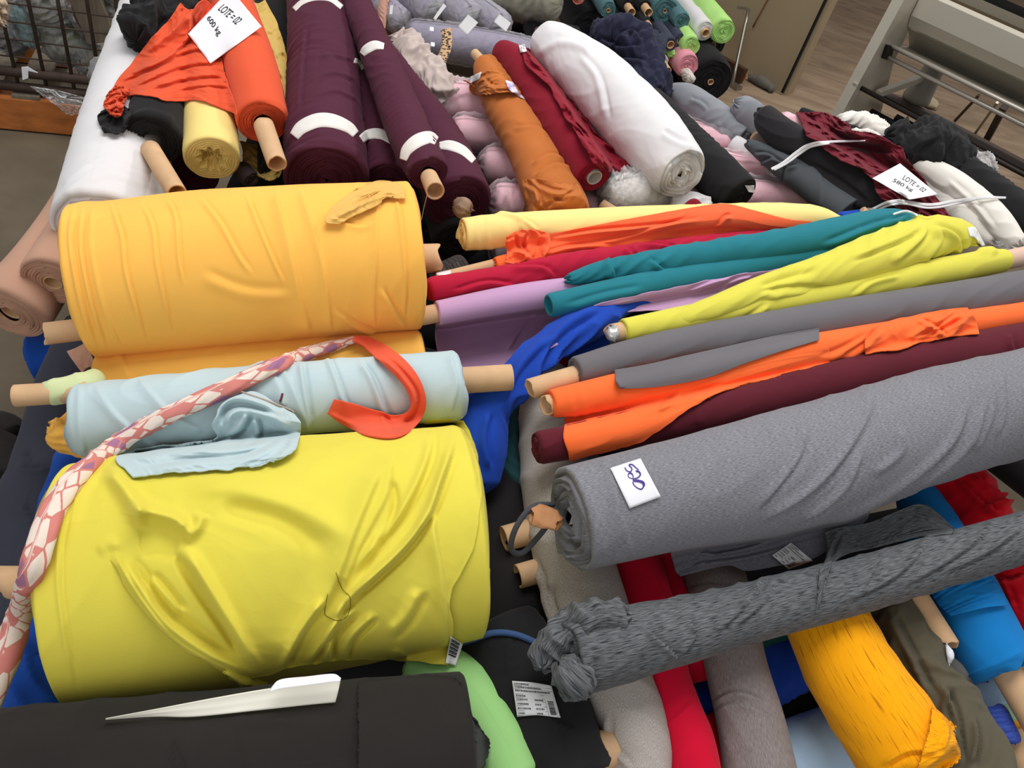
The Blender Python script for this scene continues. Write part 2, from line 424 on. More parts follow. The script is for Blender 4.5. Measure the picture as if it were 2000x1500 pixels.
def D(rows, mat, nx=70, ny=40, it=40, eps=.004, thick=.003, wr=(), folds=(), h=-.15, hmin=None, thing=None, part='loose_end', name='fabric_scrap', label=None, cat='fabric', group=None, lift=0, seed=None, jag=0, edge=0, solids=None, plabel=None, parent=None, solid=True, post=2, fs=1.0):
    """cloth laid over whatever is built below it, its outline given by rows of pixels"""
    if seed is None: SEED[0] += 1; seed = SEED[0]
    px = rows_grid(rows, nx, ny)
    if jag:
        rs = np.random.RandomState(seed); e = rs.randn(ny, nx) * jag
        m = np.zeros((ny, nx)); m[0] = m[-1] = 1; m[:, 0] = m[:, -1] = 1; px = px + (e * m)[..., None]
    if edge and nx > 20 and ny > 20:
        i, j = np.mgrid[0:ny, 0:nx]; q = np.minimum(np.minimum(i, ny - 1 - i) / (.12 * ny), np.minimum(j, nx - 1 - j) / (.12 * nx)); q = np.clip(1 - q, 0, 1)
        e1 = pnoise(px[..., 0] / 46 + seed, px[..., 1] / 46) + .35 * pnoise(px[..., 0] / 21, px[..., 1] / 21 + seed); e2 = pnoise(px[..., 0] / 46, px[..., 1] / 46 + seed + 50) + .35 * pnoise(px[..., 0] / 21 + 90, px[..., 1] / 21)
        px = px + np.stack([e1, e2], -1) * (edge * q)[..., None] * 1.6
    raw = cast(px, solids)
    Rr = ray(px[..., 0], px[..., 1]); base = (DPL - h) / (Rr @ NPL)
    raw = np.where(np.isnan(raw), base, np.minimum(raw, base)) - eps
    t = raw.copy()
    for _ in range(it): t = np.minimum(raw, blur(t))
    for _ in range(post): t = np.minimum(raw + .0015, blur(t))
    lf = np.asarray(lift, float)
    if lf.ndim == 2:
        a_ = np.array([np.interp(np.linspace(0, 1, nx), np.linspace(0, 1, lf.shape[1]), r_) for r_ in lf]); lf = np.array([np.interp(np.linspace(0, 1, ny), np.linspace(0, 1, len(a_)), a_[:, c_]) for c_ in range(nx)]).T
    elif lf.ndim == 1: lf = np.interp(np.linspace(0, 1, ny), np.linspace(0, 1, len(lf)), lf)[:, None]
    t = t - lf
    V, f, uv = sheetmesh(t, px, thick, folds, wr, seed, np.maximum(raw - t, -.004) + eps * .6, fs)
    tt = thing or Thing(name, label, cat, group)
    tt.add(part, V, f, mat, uv, label=plabel, parent=parent, solid=solid)
    return tt
def ribbon(pl, wpx, mat, n=60, m=4, **k):
    """a narrow strip following a pixel line; wpx scalar or per-point list (full width)"""
    c = np.array(pl, float); wv = np.broadcast_to(np.array(wpx, float), len(c)).copy()
    q = crom(np.hstack([c, wv[:, None], np.zeros((len(c), 1))]), n)[:, :3]; tn = np.gradient(q[:, :2], axis=0); tn = norm(tn)
    nn = np.stack([-tn[:, 1], tn[:, 0]], -1)
    return D([q[:, :2] - nn * q[:, 2:] / 2, q[:, :2] + nn * q[:, 2:] / 2], mat, nx=n, ny=m, **k)
def rope(pl, rpx, mat, n=80, nv=14, sink=.3, smooth=30, thing=None, part='cloth_rope', name='cloth_rope', label=None, cat='fabric strip', group=None, wr=(), hcap=None, ends=('f', 'f'), solid=True, h=-.3, sq=1.0, plabel=None):
    """a cord or twisted strip lying over what is built below"""
    c = np.array(pl, float); rv = np.broadcast_to(np.array(rpx, float), len(c))
    q = crom(np.hstack([c, rv[:, None], np.zeros((len(c), 1))]), n)[:, :3]
    raw = cast(q[:, :2]); Rr = ray(q[:, 0], q[:, 1]); base = (DPL - h) / (Rr @ NPL)
    raw = np.where(np.isnan(raw), base, np.minimum(raw, base)); t = raw.copy()
    for _ in range(smooth):
        p = np.pad(t, 1, mode='edge'); t = np.minimum(raw, (p[:-2] + p[2:]) / 2)
    rad = q[:, 2] * t / F; t = t - rad * (1 - sink)
    X = CAM + Rr * t[:, None]
    V, f, uv = tube(X, rad, n, nv, ends, wr=wr, shoulder=0, sq=sq)
    tt = thing or Thing(name, label, cat, group); tt.add(part, V, f, mat, uv, solid=solid, label=plabel); return tt
def stamp(t, part, polys, quad, mat, eps=.0012, parent=None, label=None, solids=None):
    """flat print: polygons in a unit square laid on the surface seen at the pixel quad (TL, TR, BR, BL)"""
    Q = np.array(quad, float); V = []; Fc = []
    for pg in polys:
        p = np.array(pg, float); i0 = len(V)
        u, v = p[:, 0:1], p[:, 1:2]
        V += ((1 - u) * (1 - v) * Q[0] + u * (1 - v) * Q[1] + u * v * Q[2] + (1 - u) * v * Q[3]).tolist()
        Fc.append(list(range(i0, i0 + len(p))))
    px = np.array(V); tt = cast(px, solids); tt = np.where(np.isnan(tt), np.nanmean(tt), tt) - eps
    t.add(part, CAM + ray(px[:, 0], px[:, 1]) * tt[:, None], Fc, mat, None, parent=parent, label=label, solid=False, smooth=False)
def textpolys(s, shear=0.0, bold=0.0):
    """glyph outlines of the built-in font as triangles in the unit square (y down)"""
    cu = bpy.data.curves.new('lettering', 'FONT'); cu.body = s; cu.shear = shear; cu.offset = bold
    o = bpy.data.objects.new('lettering', cu); COL.objects.link(o)
    dg = bpy.context.evaluated_depsgraph_get(); dg.update(); me = o.evaluated_get(dg).to_mesh()
    P = np.array([v.co[:2] for v in me.vertices]); polys = [list(p.vertices) for p in me.polygons]
    lo, hi = P.min(0), P.max(0); P = (P - lo) / (hi - lo); P[:, 1] = 1 - P[:, 1]
    out = [P[p] for p in polys]
    bpy.data.objects.remove(o); bpy.data.curves.remove(cu)
    return out
def rect(x0, y0, x1, y1): return [(x0, y0), (x1, y0), (x1, y1), (x0, y1)]
def strokes(pl, wd, n=40):
    """a pen stroke in unit-square coordinates as quads; pl = [(x, y, width factor)]"""
    q = crom(np.array([(a[0], a[1], 0, a[2] * wd) for a in pl], float), n); tn = norm(np.gradient(q[:, :2], axis=0)); nn = np.stack([-tn[:, 1], tn[:, 0]], -1)
    a = q[:, :2] - nn * q[:, 3:] / 2; b = q[:, :2] + nn * q[:, 3:] / 2
    return [[a[i], a[i + 1], b[i + 1], b[i]] for i in range(n - 1)]
def prism(profile, ext, close=True):
    """closed profile (world points) extruded by the vector ext"""
    P = np.array(profile, float); n = len(P); V = np.vstack([P, P + ext])
    Fc = [[i, (i + 1) % n, (i + 1) % n + n, i + n] for i in range(n)] + [list(range(n))[::-1], list(range(n, 2 * n))]
    return V, Fc
def bar(A, B, w_, hgt, up=(0, 0, 1)):
    A, B = np.array(A, float), np.array(B, float); T = norm(B - A); U = np.array(up, float); U = norm(U - (U @ T) * T); S = np.cross(T, U)
    pr = [A - S * w_ / 2 - U * hgt / 2, A + S * w_ / 2 - U * hgt / 2, A + S * w_ / 2 + U * hgt / 2, A - S * w_ / 2 + U * hgt / 2]
    return prism(pr, B - A)

# ================================================================ the setting
CARD = simple('cardboard', (206, 168, 128), .75, noise=.10, nscale=14, stretch=(1, 1, 1), bump=.15)
CARDD = simple('brown_cardboard', (176, 124, 82), .75, noise=.16, nscale=30, bump=.3)
M_FLOOR = simple('concrete_floor', (103, 92, 75), .75, noise=.16, nscale=5, bump=.05)
_nt = M_FLOOR.node_tree; _N, _L = _nt.nodes.new, _nt.links.new; _b = _nt.nodes['Principled BSDF']
_tc = _N('ShaderNodeTexCoord'); _sx = _N('ShaderNodeSeparateXYZ'); _L(_tc.outputs['Object'], _sx.inputs[0])
_mp = _N('ShaderNodeMapping'); _mp.inputs['Rotation'].default_value = (0, 0, math.radians(32)); _mp.inputs['Scale'].default_value = (.7, 2.6, 1); _L(_tc.outputs['Object'], _mp.inputs[0])
_ns = _N('ShaderNodeTexNoise'); _ns.inputs['Scale'].default_value = 1.6; _ns.inputs['Detail'].default_value = 9; _ns.inputs['Distortion'].default_value = .8; _ns.inputs['Roughness'].default_value = .65; _L(_mp.outputs[0], _ns.inputs['Vector'])
_cr = _N('ShaderNodeValToRGB'); _L(_ns.outputs['Fac'], _cr.inputs[0]); _cr.color_ramp.elements[0].position = .36; _cr.color_ramp.elements[1].position = .66
_cr.color_ramp.elements[0].color = (*lin((118, 98, 78)), 1); _cr.color_ramp.elements[1].color = (*lin((158, 136, 112)), 1)
_rg = _N('ShaderNodeMapRange'); _L(_sx.outputs[1], _rg.inputs[0]); _rg.inputs[1].default_value = 4.2; _rg.inputs[2].default_value = 6.0
_mx = _N('ShaderNodeMix'); _mx.data_type = 'RGBA'; _L(_rg.outputs[0], _mx.inputs['Factor']); _old = _b.inputs['Base Color'].links[0].from_socket
_L(_old, _mx.inputs['A']); _L(_cr.outputs[0], _mx.inputs['B']); _L(_mx.outputs['Result'], _b.inputs['Base Color'])
M_WALL = simple('painted_wall', (158, 140, 112), .8, noise=.05, nscale=2)
M_WALL2 = simple('rough_board_marked_concrete', (150, 128, 104), .85, noise=.22, nscale=2.2, stretch=(3, 3, .5), bump=.6)
M_PAPER = simple('white_paper', (236, 236, 240), .7)
M_LABEL = simple('label_paper', (225, 225, 225), .5)
M_INK = simple('black_ink', (22, 22, 26), .6)
M_PEN = simple('violet_pen_ink', (62, 30, 128), .5)
M_WOOD = simple('orange_pallet_wood', (176, 104, 50), .7, noise=.22, nscale=3, stretch=(1, 10, 10), bump=.3)
M_WOOD2 = simple('grey_plank_wood', (120, 108, 92), .8, noise=.25, nscale=3, stretch=(14, 14, 1.5), bump=.3)
M_WOOD3 = simple('brown_pallet_wood', (124, 88, 56), .75, noise=.22, nscale=3, stretch=(2, 12, 12), bump=.3)
M_STEEL = simple('galvanised_steel', (150, 146, 136), .34, metal=.85, noise=.05, nscale=4)
M_GREY = simple('grey_painted_steel', (204, 196, 180), .26, metal=.2, spec=.5, noise=.04, nscale=3)
M_GREY2 = simple('dull_grey_steel', (150, 144, 130), .5, metal=.1, noise=.05, nscale=3)
M_RAIL = simple('bright_rail_steel', (176, 168, 156), .35, metal=.3)
M_DARK = simple('dark_iron', (48, 40, 36), .5, metal=.4, noise=.15, nscale=10)
M_RUST = simple('rusty_steel', (72, 58, 50), .7, metal=.3, noise=.25, nscale=20)
M_RUBBER = simple('black_rubber', (18, 18, 20), .6)
FILM = plastic('clear_film', .05, .08, 30, .9)
FILM2 = plastic('thin_wrap_film', .10, .10, 16, 1.0)
FILM3 = plastic('grey_polythene', .20, .10, 20, 1.0)
def struct(name, V, Fc, mat, label=None):
    me = make_mesh(name, np.array(V, float), Fc, mat, None, False); o = bpy.data.objects.new(name, me); COL.objects.link(o); o['kind'] = 'structure'
    if label: o['label'] = label
    SOLIDS.append(Solid(np.array(V, float), Fc)); return o
W1, W2 = ptz(1400, 115, 0), ptz(1535, 187, 0); wd = norm(W2 - W1); wn = np.array([wd[1], -wd[0], 0])
if wn[1] > 0: wn = -wn
WA = W2 - wd * 9
def slab(A, B, n, z0, z1, th):
    A, B = np.array(A), np.array(B); pr = [A, B, B - n * th, A - n * th]
    pr = [np.array([p[0], p[1], z0]) for p in pr]; return prism(pr, np.array([0, 0, z1 - z0]))
V, Fc = slab(WA, W2, wn, 0, 3.2, .12); struct('wall_back', V, Fc, M_WALL)
vd = norm(np.array([W2[0] - .5, W2[1], 0])); V, Fc = slab(W2 + vd * .12, W2 + vd * 9, np.array([vd[1], -vd[0], 0]), 0, 3.2, .15); struct('wall_right', V, Fc, M_WALL)
V, Fc = slab(W2 - wn * 9 - wd * 3, W2 - wn * 9 + wd * 12, wn, 0, 3.2, .15); struct('wall_far', V, Fc, M_WALL)
fl = [WA - wn * 9.2, W2 + wd * 12 - wn * 9.2, W2 + wd * 12 + wn * 10, WA + wn * 10]
V, Fc = prism([np.array([p[0], p[1], -.1]) for p in fl], np.array([0, 0, .1])); struct('floor', V, Fc, M_FLOOR)
# cable running down the corner of the room
t = Thing('wall_cable', 'thin black cable running down the corner of the brown wall', 'cable')
cA = W2 + wn * .03 - wd * .03
X = np.array([cA + [0, 0, .02], cA + [0, 0, 1.2] + wn * .01, cA + [0, 0, 3.1]])
V, f, uv = tube(X, [.012] * 3, 30, 10, ('f', 'f'), shoulder=0, up=(1, 0, 0)); t.add('wall_cable', V, f, M_RUBBER, uv)
t = Thing('wall_cable', 'loose looping cable hanging on the wall left of the corner', 'cable')
X = np.array([W2 - wd * a + wn * .02 + np.array([0, 0, b]) for a, b in ((.62, 3.1), (.50, 2.4), (.62, 1.75), (.50, 1.3), (.46, .8), (.5, .35))])
V, f, uv = tube(X, [.006] * 6, 50, 8, ('f', 'f'), shoulder=0, up=(1, 0, 0)); t.add('wall_cable', V, f, simple('brown_cable', (120, 80, 50), .6), uv)
# skirting dirt line and floor strips
t = Thing('floor_scrap', 'crumpled grey scrap lying at the foot of the brown wall', 'scrap')
X = np.array([W2 - wd * .32 + wn * .1 + [0, 0, .03], W2 - wd * .2 + wn * .1 + [0, 0, .04], W2 - wd * .08 + wn * .11 + [0, 0, .03]])
V, f, uv = tube(X, [.025, .045, .03], 24, 14, ('p', 'p'), wr=[('d', .012, 14, 3)]); t.add('floor_scrap', V, f, simple('grey_scrap', (96, 90, 84), .8), uv)
V, Fc = bar(W1 + wn * .10 - wd * .15 + [0, 0, .02], W1 + wn * .16 + wd * .36 + [0, 0, .02], .09, .04)
t = Thing('floor_plank', 'flat orange-brown plank lying on the floor by the wall', 'plank'); t.add('floor_plank', np.array(V), Fc, M_WOOD, smooth=False)
V, Fc = bar(W1 + wn * .23 - wd * .0 + [0, 0, .06], W1 + wn * .25 + wd * .40 + [0, 0, .06], .05, .12)
t = Thing('floor_plank', 'dark brown wooden batten on the floor behind the thin pole', 'plank'); t.add('floor_plank', np.array(V), Fc, simple('dark_wood', (70, 45, 32), .7), smooth=False)
# thin pole with a foot and an arm
t = Thing('pole_stand', 'thin grey metal pole on a flat foot in front of the wall', 'stand')
p0 = ptz(1430, 166, .02); d0 = (p0 - CAM) @ _fw; p1 = ptd(1462, 18, d0 * .985)
V, f, uv = tube(np.array([p0, p1]), [.013, .013], 6, 12, ('f', 'f'), shoulder=0, up=(1, 0, 0)); t.add('pole', V, f, M_STEEL, uv)
V, Fc = bar(ptz(1421, 159, .015), ptz(1444, 174, .015), .07, .03); t.add('foot', np.array(V), Fc, M_STEEL, smooth=False)
V, Fc = bar(p1, ptd(1440, 14, d0 * .985), .012, .02); t.add('arm', np.array(V), Fc, M_STEEL, smooth=False)
# ---------------------------------------------------------------- inspection machine at the right
mA, mB = ptz(1736, 88, 1.15), ptz(2000, 218, 1.15); ma = norm(mB - mA); mn = np.array([-ma[1], ma[0], 0])
if mn @ _fw < 0: mn = -mn
MO = mA
def mp(x, y): return rayplane(x, y, MO, ma)
def mlen(A, length): return A + ma * length
mt = Thing('fabric_inspection_machine', 'large grey fabric inspection machine with metal hood and long rails', 'machine')
def plate(px, th, mat, nm, off=0):
    V, Fc = prism([mp(*p) + ma * off for p in px], ma * th); return mt.add(nm, np.array(V), Fc, mat, smooth=False)
plate([(1782, -8), (1650, 235), (1620, 330), (1690, 330), (1722, 215), (1746, 120), (1775, 60), (1800, -8)], -.012, M_GREY, 'side_plate')
plate([(1770, -8), (1782, -8), (1650, 235), (1638, 235)], .05, M_GREY, 'edge_flange', -.05)
LEN = 1.75
def strip(px, mat, nm, length=LEN, off=.004):
    V, Fc = prism([mp(*p) + ma * off for p in px], ma * length); return mt.add(nm, np.array(V), Fc, mat, smooth=False)
strip([(1800, -14), (1778, 29), (1772, 50), (1775, 62), (1806, 20), (1822, -14)], M_GREY, 'hood')
strip([(1773, 52), (1774, 86), (1772, 100), (1792, 92), (1800, 60)], M_GREY2, 'lower_tray')
strip([(1772, 90), (1737, 90), (1739, 93), (1774, 94)], M_GREY2, 'shelf_lip')
def rail(px, rpx, mat, nm, off=.0, length=LEN, z=None):
    A = mp(*px) + ma * off; r = rpx * ((A - CAM) @ _fw) / F
    V, f, uv = tube(np.array([A, A + ma * length]), [r, r], 4, 16, ('f', 'f'), shoulder=0); return mt.add(nm, V, f, mat, uv)
rail((1737, 88), 4.0, M_RAIL, 'rail'); rail((1729, 109), 4.2, M_RAIL, 'rail')
rail((1682, 172), 4.5, M_DARK, 'roller'); rail((1716, 186), 5.0, M_DARK, 'roller')
strip([(1716, 190), (1716, 182), (1736, 180), (1760, 186), (1750, 196)], M_RUST, 'beam')
rail((1694, 214), 6, M_RUBBER, 'roller', .02, .5); rail((1734, 221), 7, M_RUBBER, 'roller', .05, .6)
strip([(1700, 236), (1712, 226), (1728, 236), (1716, 246)], M_DARK, 'lower_beam')
strip([(1850, -30), (1842, -12), (1852, 0), (1868, -20)], M_GREY2, 'upper_rail'); strip([(1872, -40), (1862, -20), (1874, -8), (1890, -28)], M_RUBBER, 'upper_roller')
plate([(1729, 86), (1741, 88), (1733, 116), (1720, 112)], .015, M_DARK, 'bracket', .003)
plate([(1675, 165), (1688, 170), (1684, 182), (1671, 176)], -.02, M_GREY, 'bracket', -.004)
# floor items under the machine
t = Thing('motor_unit', 'grey motor with an orange cap standing beneath the machine', 'motor')
B0 = mp(1752, 170) + ma * .12
X = np.array([B0 + [0, 0, -.02], B0 + [0, 0, .20]]); V, f, uv = tube(X, [.075, .045], 14, 18, ('f', 'f'), up=(1, 0, 0), shoulder=.01); t.add('housing', V, f, M_GREY2, uv)
X = np.array([B0 + [0, 0, .20], B0 + [0, 0, .235]]); V, f, uv = tube(X, [.02, .017], 6, 12, ('f', 'f'), up=(1, 0, 0)); t.add('cap', V, f, simple('orange_plastic', (215, 100, 40), .5), uv, label='orange cap')
V, Fc = bar(B0 + [0, 0, .12], mp(1704, 178) + ma * .03, .03, .03); t.add('arm', np.array(V), Fc, M_GREY, smooth=False)
t = Thing('machine_leg', 'dark red steel strut standing on the floor under the machine', 'strut')
V, Fc = bar(ptz(1912, 186, .35), ptz(1865, 236, .0), .02, .02); t.add('machine_leg', np.array(V), Fc, M_RUST, smooth=False)
t = Thing('machine_leg', 'bright steel strut beside the dark strut under the machine', 'strut')
V, Fc = bar(ptz(1948, 200, .4), ptz(1905, 260, .0), .02, .02); t.add('machine_leg', np.array(V), Fc, M_STEEL, smooth=False)
t = Thing('machine_leg', 'broad brown strut rightmost under the machine rails', 'strut')
V, Fc = bar(ptz(1962, 208, .4), ptz(1926, 275, .0), .05, .05); t.add('machine_leg', np.array(V), Fc, M_DARK, smooth=False)
t = Thing('cloth_pile', 'beige cloth with a white paper corner on the floor under the machine', 'fabric')
b0 = ptz(1800, 190, .02)
X = np.array([ptz(1785, 186, .05), ptz(1805, 193, .06), ptz(1828, 205, .04)]); V, f, uv = tube(X, [.05, .08, .05], 24, 18, ('p', 'p'), wr=[('d', .015, 9, 3)], sq=.6)
t.add('folded_cloth', V, f, fabric('beige_cloth', (168, 156, 128)), uv)
V, Fc = prism([ptz(1798, 187, .13), ptz(1815, 177, .16), ptz(1818, 190, .13)], np.array([0, 0, -.004])); t.add('paper_corner', np.array(V), Fc, M_PAPER, smooth=False)

# ---------------------------------------------------------------- wire cage at the left
ct = Thing('wire_cage', 'rusty wire mesh cage holding bagged fabric on an orange pallet', 'cage')
c0, c1 = ptz(-160, 165, .16), ptz(330, 216, .16); ca = norm((c1 - c0) * [1, 1, 0]); cn = np.array([-ca[1], ca[0], 0]); cn = cn if cn[1] > 0 else -cn
CL = np.linalg.norm(c1 - c0)
for k, (zz, o_) in enumerate(((.20, 0), (.27, .0))):
    V, f, uv = tube(np.array([c0 * [1, 1, 0] + [0, 0, zz], c1 * [1, 1, 0] + [0, 0, zz]]), [.022, .022], 4, 12, ('f', 'f'), shoulder=0); ct.add('bottom_tube', V, f, M_RUST, uv)
def wire(A, B, r=.005, nm='wire'):
    V, f, uv = tube(np.array([A, B]), [r, r], 3, 8, ('f', 'f'), shoulder=0, up=(.3, .2, .9)); ct.add(nm, V, f, M_RUST, uv)
cz = lambda s, z: np.array([c0[0], c0[1], 0]) + ca * s + np.array([0, 0, z])
for k in range(9): s_ = CL * (k + .5) / 9; wire(cz(s_, .2), cz(s_, 1.15), .008)
for k in range(11): wire(cz(0, .34 + k * .078), cz(CL, .34 + k * .078), .004)
V, f, uv = tube(np.array([cz(0, 1.17), cz(CL, 1.17)]), [.02, .02], 4, 12, ('f', 'f'), shoulder=0); ct.add('top_tube', V, f, M_RUST, uv)
# pallet below
t = Thing('pallet', 'orange-brown wooden pallet under the wire cage', 'pallet')
V, Fc = bar(cz(0, .085), cz(CL, .085), .10, .15); t.add('front_stringer', np.array(V), Fc, M_WOOD, smooth=False)
V, Fc = bar(cz(0, .085) + cn * .7, cz(CL, .085) + cn * .7, .10, .15); t.add('rear_stringer', np.array(V), Fc, M_WOOD, smooth=False)
for k in range(6):
    s_ = CL * (k + .5) / 6; V, Fc = bar(cz(s_, .168) - cn * .04, cz(s_, .168) + cn * .78, .11, .016); t.add('deck_board', np.array(V), Fc, M_WOOD2, smooth=False)
# contents: bags of cloth
bagc = [((86, 96, 82), 'olive'), ((132, 158, 158), 'pale blue'), ((74, 78, 70), 'dark green'), ((110, 104, 84), 'khaki'), ((60, 26, 34), 'maroon'), ((134, 126, 108), 'grey beige'), ((92, 98, 88), 'sage'), ((64, 68, 66), 'charcoal'), ((120, 116, 96), 'straw')]
def bag(label, path, zz, c, nm, film=FILM3, wr=.03):
    P = np.array(path, float); X = np.array([rayplane(a[0], a[1], c0, cn) for a in P]); rr = P[:, 2] * ((X - CAM) @ _fw) / F
    X = X + cn * (rr.max() + .09)
    t = Thing('bagged_fabric', label, 'bagged fabric', 'bags of cloth in the wire cage')
    V, f, uv = tube(X, rr, 40, 36, ('p', 'p'), wr=[('d', wr * .6, 5, 3), ('r', wr * .5, 9, 2)]); t.add('cloth', V, f, fabric(nm, c, .15), uv)
    V, f, uv = tube(X, rr + .02, 44, 36, ('p', 'p'), wr=[('d', wr, 7, 4), ('r', wr * .6, 14, 3)]); t.add('plastic_bag', V, f, film, uv, solid=False)
bag('sage green cloth in clear plastic behind the cage wires, lower middle', [(80, 120, 34), (110, 112, 42), (160, 128, 30)], (.42, .45, .42), (132, 136, 112), 'bag_sage')
bag('pale blue cloth in clear plastic near the left of the cage', [(28, 36, 16), (34, 66, 17), (45, 110, 11)], (.95, .75, .5), (150, 178, 178), 'bag_blue', FILM)
bag('olive cloth in clear plastic behind the cage, upper left', [(55, 10, 26), (75, 50, 34), (95, 85, 28)], (1.0, .85, .66), (112, 110, 84), 'bag_olive')
bag('dark maroon cloth beside the leaning plank in the cage', [(140, 15, 14), (155, 60, 17), (180, 95, 14)], (1.0, .8, .6), (78, 30, 44), 'bag_maroon', FILM, .015)
bag('olive wrapped bundle at the top of the cage by the white roll', [(195, -8, 26), (222, 2, 30), (262, 8, 25)], (1.05, 1.03, 1.0), (128, 120, 92), 'bag_olive_top')
bag('beige wrapped bundle in the cage right of the leaning plank', [(212, 36, 20), (225, 60, 26), (232, 90, 20)], (.88, .78, .6), (150, 138, 118), 'bag_beige')
bag('dark charcoal cloth in plastic at the left edge of the cage', [(-30, 60, 22), (0, 95, 26), (20, 125, 16)], (.75, .55, .42), (70, 72, 62), 'bag_char')
bag('straw coloured cloth in plastic near the foot of the cage', [(140, 135, 18), (165, 140, 24), (190, 150, 16)], (.45, .42, .4), (150, 138, 108), 'bag_straw')
t = Thing('leaning_plank', 'grey weathered plank leaning inside the wire cage', 'plank')
pA, pB = rayplane(198, 92, c0, cn) + cn * .06, rayplane(150, -14, c0, cn) + cn * .08; V, Fc = bar(pA, pB, .13, .03, -_fw); t.add('leaning_plank', np.array(V), Fc, M_WOOD2, smooth=False)
t = Thing('bagged_fabric', 'grey twisted plastic bundle hanging at the right end of the cage', 'bagged fabric')
X = np.array([rayplane(*p, c0, cn) for p in ((216, 92), (206, 105), (196, 125), (190, 148))]) - cn * .10; dd = ((X - CAM) @ _fw) / F
V, f, uv = tube(X, np.array([5, 11, 13, 7]) * dd, 30, 20, ('p', 'p'), wr=[('d', .012, 8, 3)]); t.add('cloth', V, f, fabric('grey_wrap_cloth', (140, 134, 126)), uv)
V, f, uv = tube(X, np.array([6, 12.5, 14.5, 8]) * dd, 30, 20, ('p', 'p'), wr=[('d', .016, 10, 3)]); t.add('plastic_bag', V, f, FILM3, uv, solid=False)
t = Thing('bagged_fabric', 'cream ruffled cloth hanging at the top left corner of the cage', 'bagged fabric')
X = np.array([rayplane(*p, c0, cn) for p in ((5, -20), (8, 5), (8, 32))]) - cn * .10; dd = ((X - CAM) @ _fw) / F
V, f, uv = tube(X, np.array([18, 16, 12]) * dd, 30, 24, ('p', 'p'), wr=[('r', .03, 12, 5)]); t.add('bagged_fabric', V, f, fabric('cream_ruffle', (205, 180, 155)), uv)
t = Thing('paper_tag', 'small torn white paper tag tied on the cage bottom tube', 'tag')
q = [rayplane(*p, c0, cn) for p in ((47, 122), (60, 121), (60, 143), (49, 147))]; V, Fc = prism([p - cn * .05 for p in q], cn * .004); t.add('tag', np.array(V), Fc, M_PAPER, smooth=False)
q = [rayplane(*p, c0, cn) for p in ((60, 121), (79, 132), (60, 128))]; V, Fc = prism([p - cn * .055 for p in q], cn * .004); t.add('torn_corner', np.array(V), Fc, M_PAPER, smooth=False)
D([[(58, 168), (110, 176), (165, 190), (196, 194)], [(80, 185), (120, 196), (165, 206), (190, 206)], [(118, 212), (130, 223), (150, 224), (185, 214)]], FILM, nx=50, ny=24, it=30, wr=[('d', .03, 14, 3)], h=-1.6, lift=.04, name='plastic_sheet', part='plastic_sheet', label='crinkled clear plastic sheet hanging over the orange pallet', cat='plastic sheet', thick=.001)

# ================================================================ far stacks behind the heap
def fab(n, c, **k): return fabric(n, c, **k)
BLK = fab('black_jersey', (33, 32, 33), var=.12)
NAVY = fab('navy_jersey', (38, 39, 58), var=.1)
CHAR = fab('charcoal_knit', (48, 48, 52), var=.12)
WHITE = fab('white_jersey', (220, 217, 217), var=.02)
TEALD = fab('dusty_teal', (84, 120, 124), var=.12)
GREEN = fab('light_green', (176, 222, 128), var=.05)
PINK = fab('soft_pink', (238, 188, 198), var=.04)
SLATE = fab('slate_blue', (64, 68, 84), var=.1)
# stack of small rolls, ends towards us
dz = norm((ptz(1300, -70, .5) - ptz(1413, 62, .5)) * [1, 1, 0])
def er(label, x, y, r, mat, L=1.1, core=None, d=5.2, ends=('s', 'f'), **k):
    A = ptd(x, y, d); B = A + dz * L; rr = r * d / F
    t = Thing('fabric_roll', label, 'fabric roll', 'rolls stacked in the far corner'); rc = core['r'] * d / F if core else 0
    V, f, uv = tube(np.array([A, B]), [rr, rr], 24, 40, ends, rc=rc, **{**dict(wr=[('r', .006, 7, 2)], pitch=.012, amp=.006), **k})
    t.add('wound_fabric', V, f, mat, uv)
    if core: coretube(t, A - dz * core['a'], A + dz * .1, rc * 1.02, nv=20)
    return t
er('black roll with a pale core, biggest and lowest in the far corner stack', 1388, 160, 46, BLK, core=dict(r=6, a=.005), L=1.3)
er('black roll half hidden low down behind the light grey roll', 1382, 222, 28, BLK, d=5.25, L=1.2)
er('black roll behind the green rolls, its thin core showing', 1392, 86, 28, fab('black2', (44, 44, 48)), core=dict(r=5, a=.02), d=5.35)
er('light green roll at the outer right edge of the stack', 1413, 62, 25, GREEN, L=1.6)
er('white roll with a brown core between the two green rolls', 1376, 62, 20, WHITE, core=dict(r=8, a=.03), L=1.6, ends=('s', 'f'))
er('shorter light green roll below the white roll', 1350, 92, 20, GREEN, d=5.1)
er('pink roll under the shorter green roll', 1343, 130, 24, fab('pink_end', (226, 152, 164)), d=5.1)
er('large dusty teal roll at the top of the stack', 1299, 22, 27, TEALD, core=dict(r=4, a=.0))
er('small dusty teal roll tucked beside the large teal roll', 1332, 42, 17, TEALD, d=5.15)
er('dusty teal roll lying apart at the left of the stack', 1188, 20, 17, TEALD, core=dict(r=4, a=.006), d=5.0)
er('slate roll drooping over the white end, core open', 1310, 88, 13, SLATE, core=dict(r=7.5, a=.0), d=5.05)
er('slate roll directly beside the drooping slate roll', 1328, 80, 13, SLATE, core=dict(r=6, a=-.0), d=5.12)
er('thin black roll with a brown core, topmost centre left', 1226, 14, 14, BLK, core=dict(r=8, a=.10), d=5.15)
er('thin black roll with a brown core, topmost centre right', 1259, 14, 14, BLK, core=dict(r=8, a=.10), d=5.15)
er('thin charcoal roll with a core stub above the slate rolls', 1264, 44, 10, CHAR, core=dict(r=5, a=.06), d=5.1)
er('coral roll end cut by the top edge', 1130, -4, 14, fab('coral', (190, 112, 100)), d=5.1)
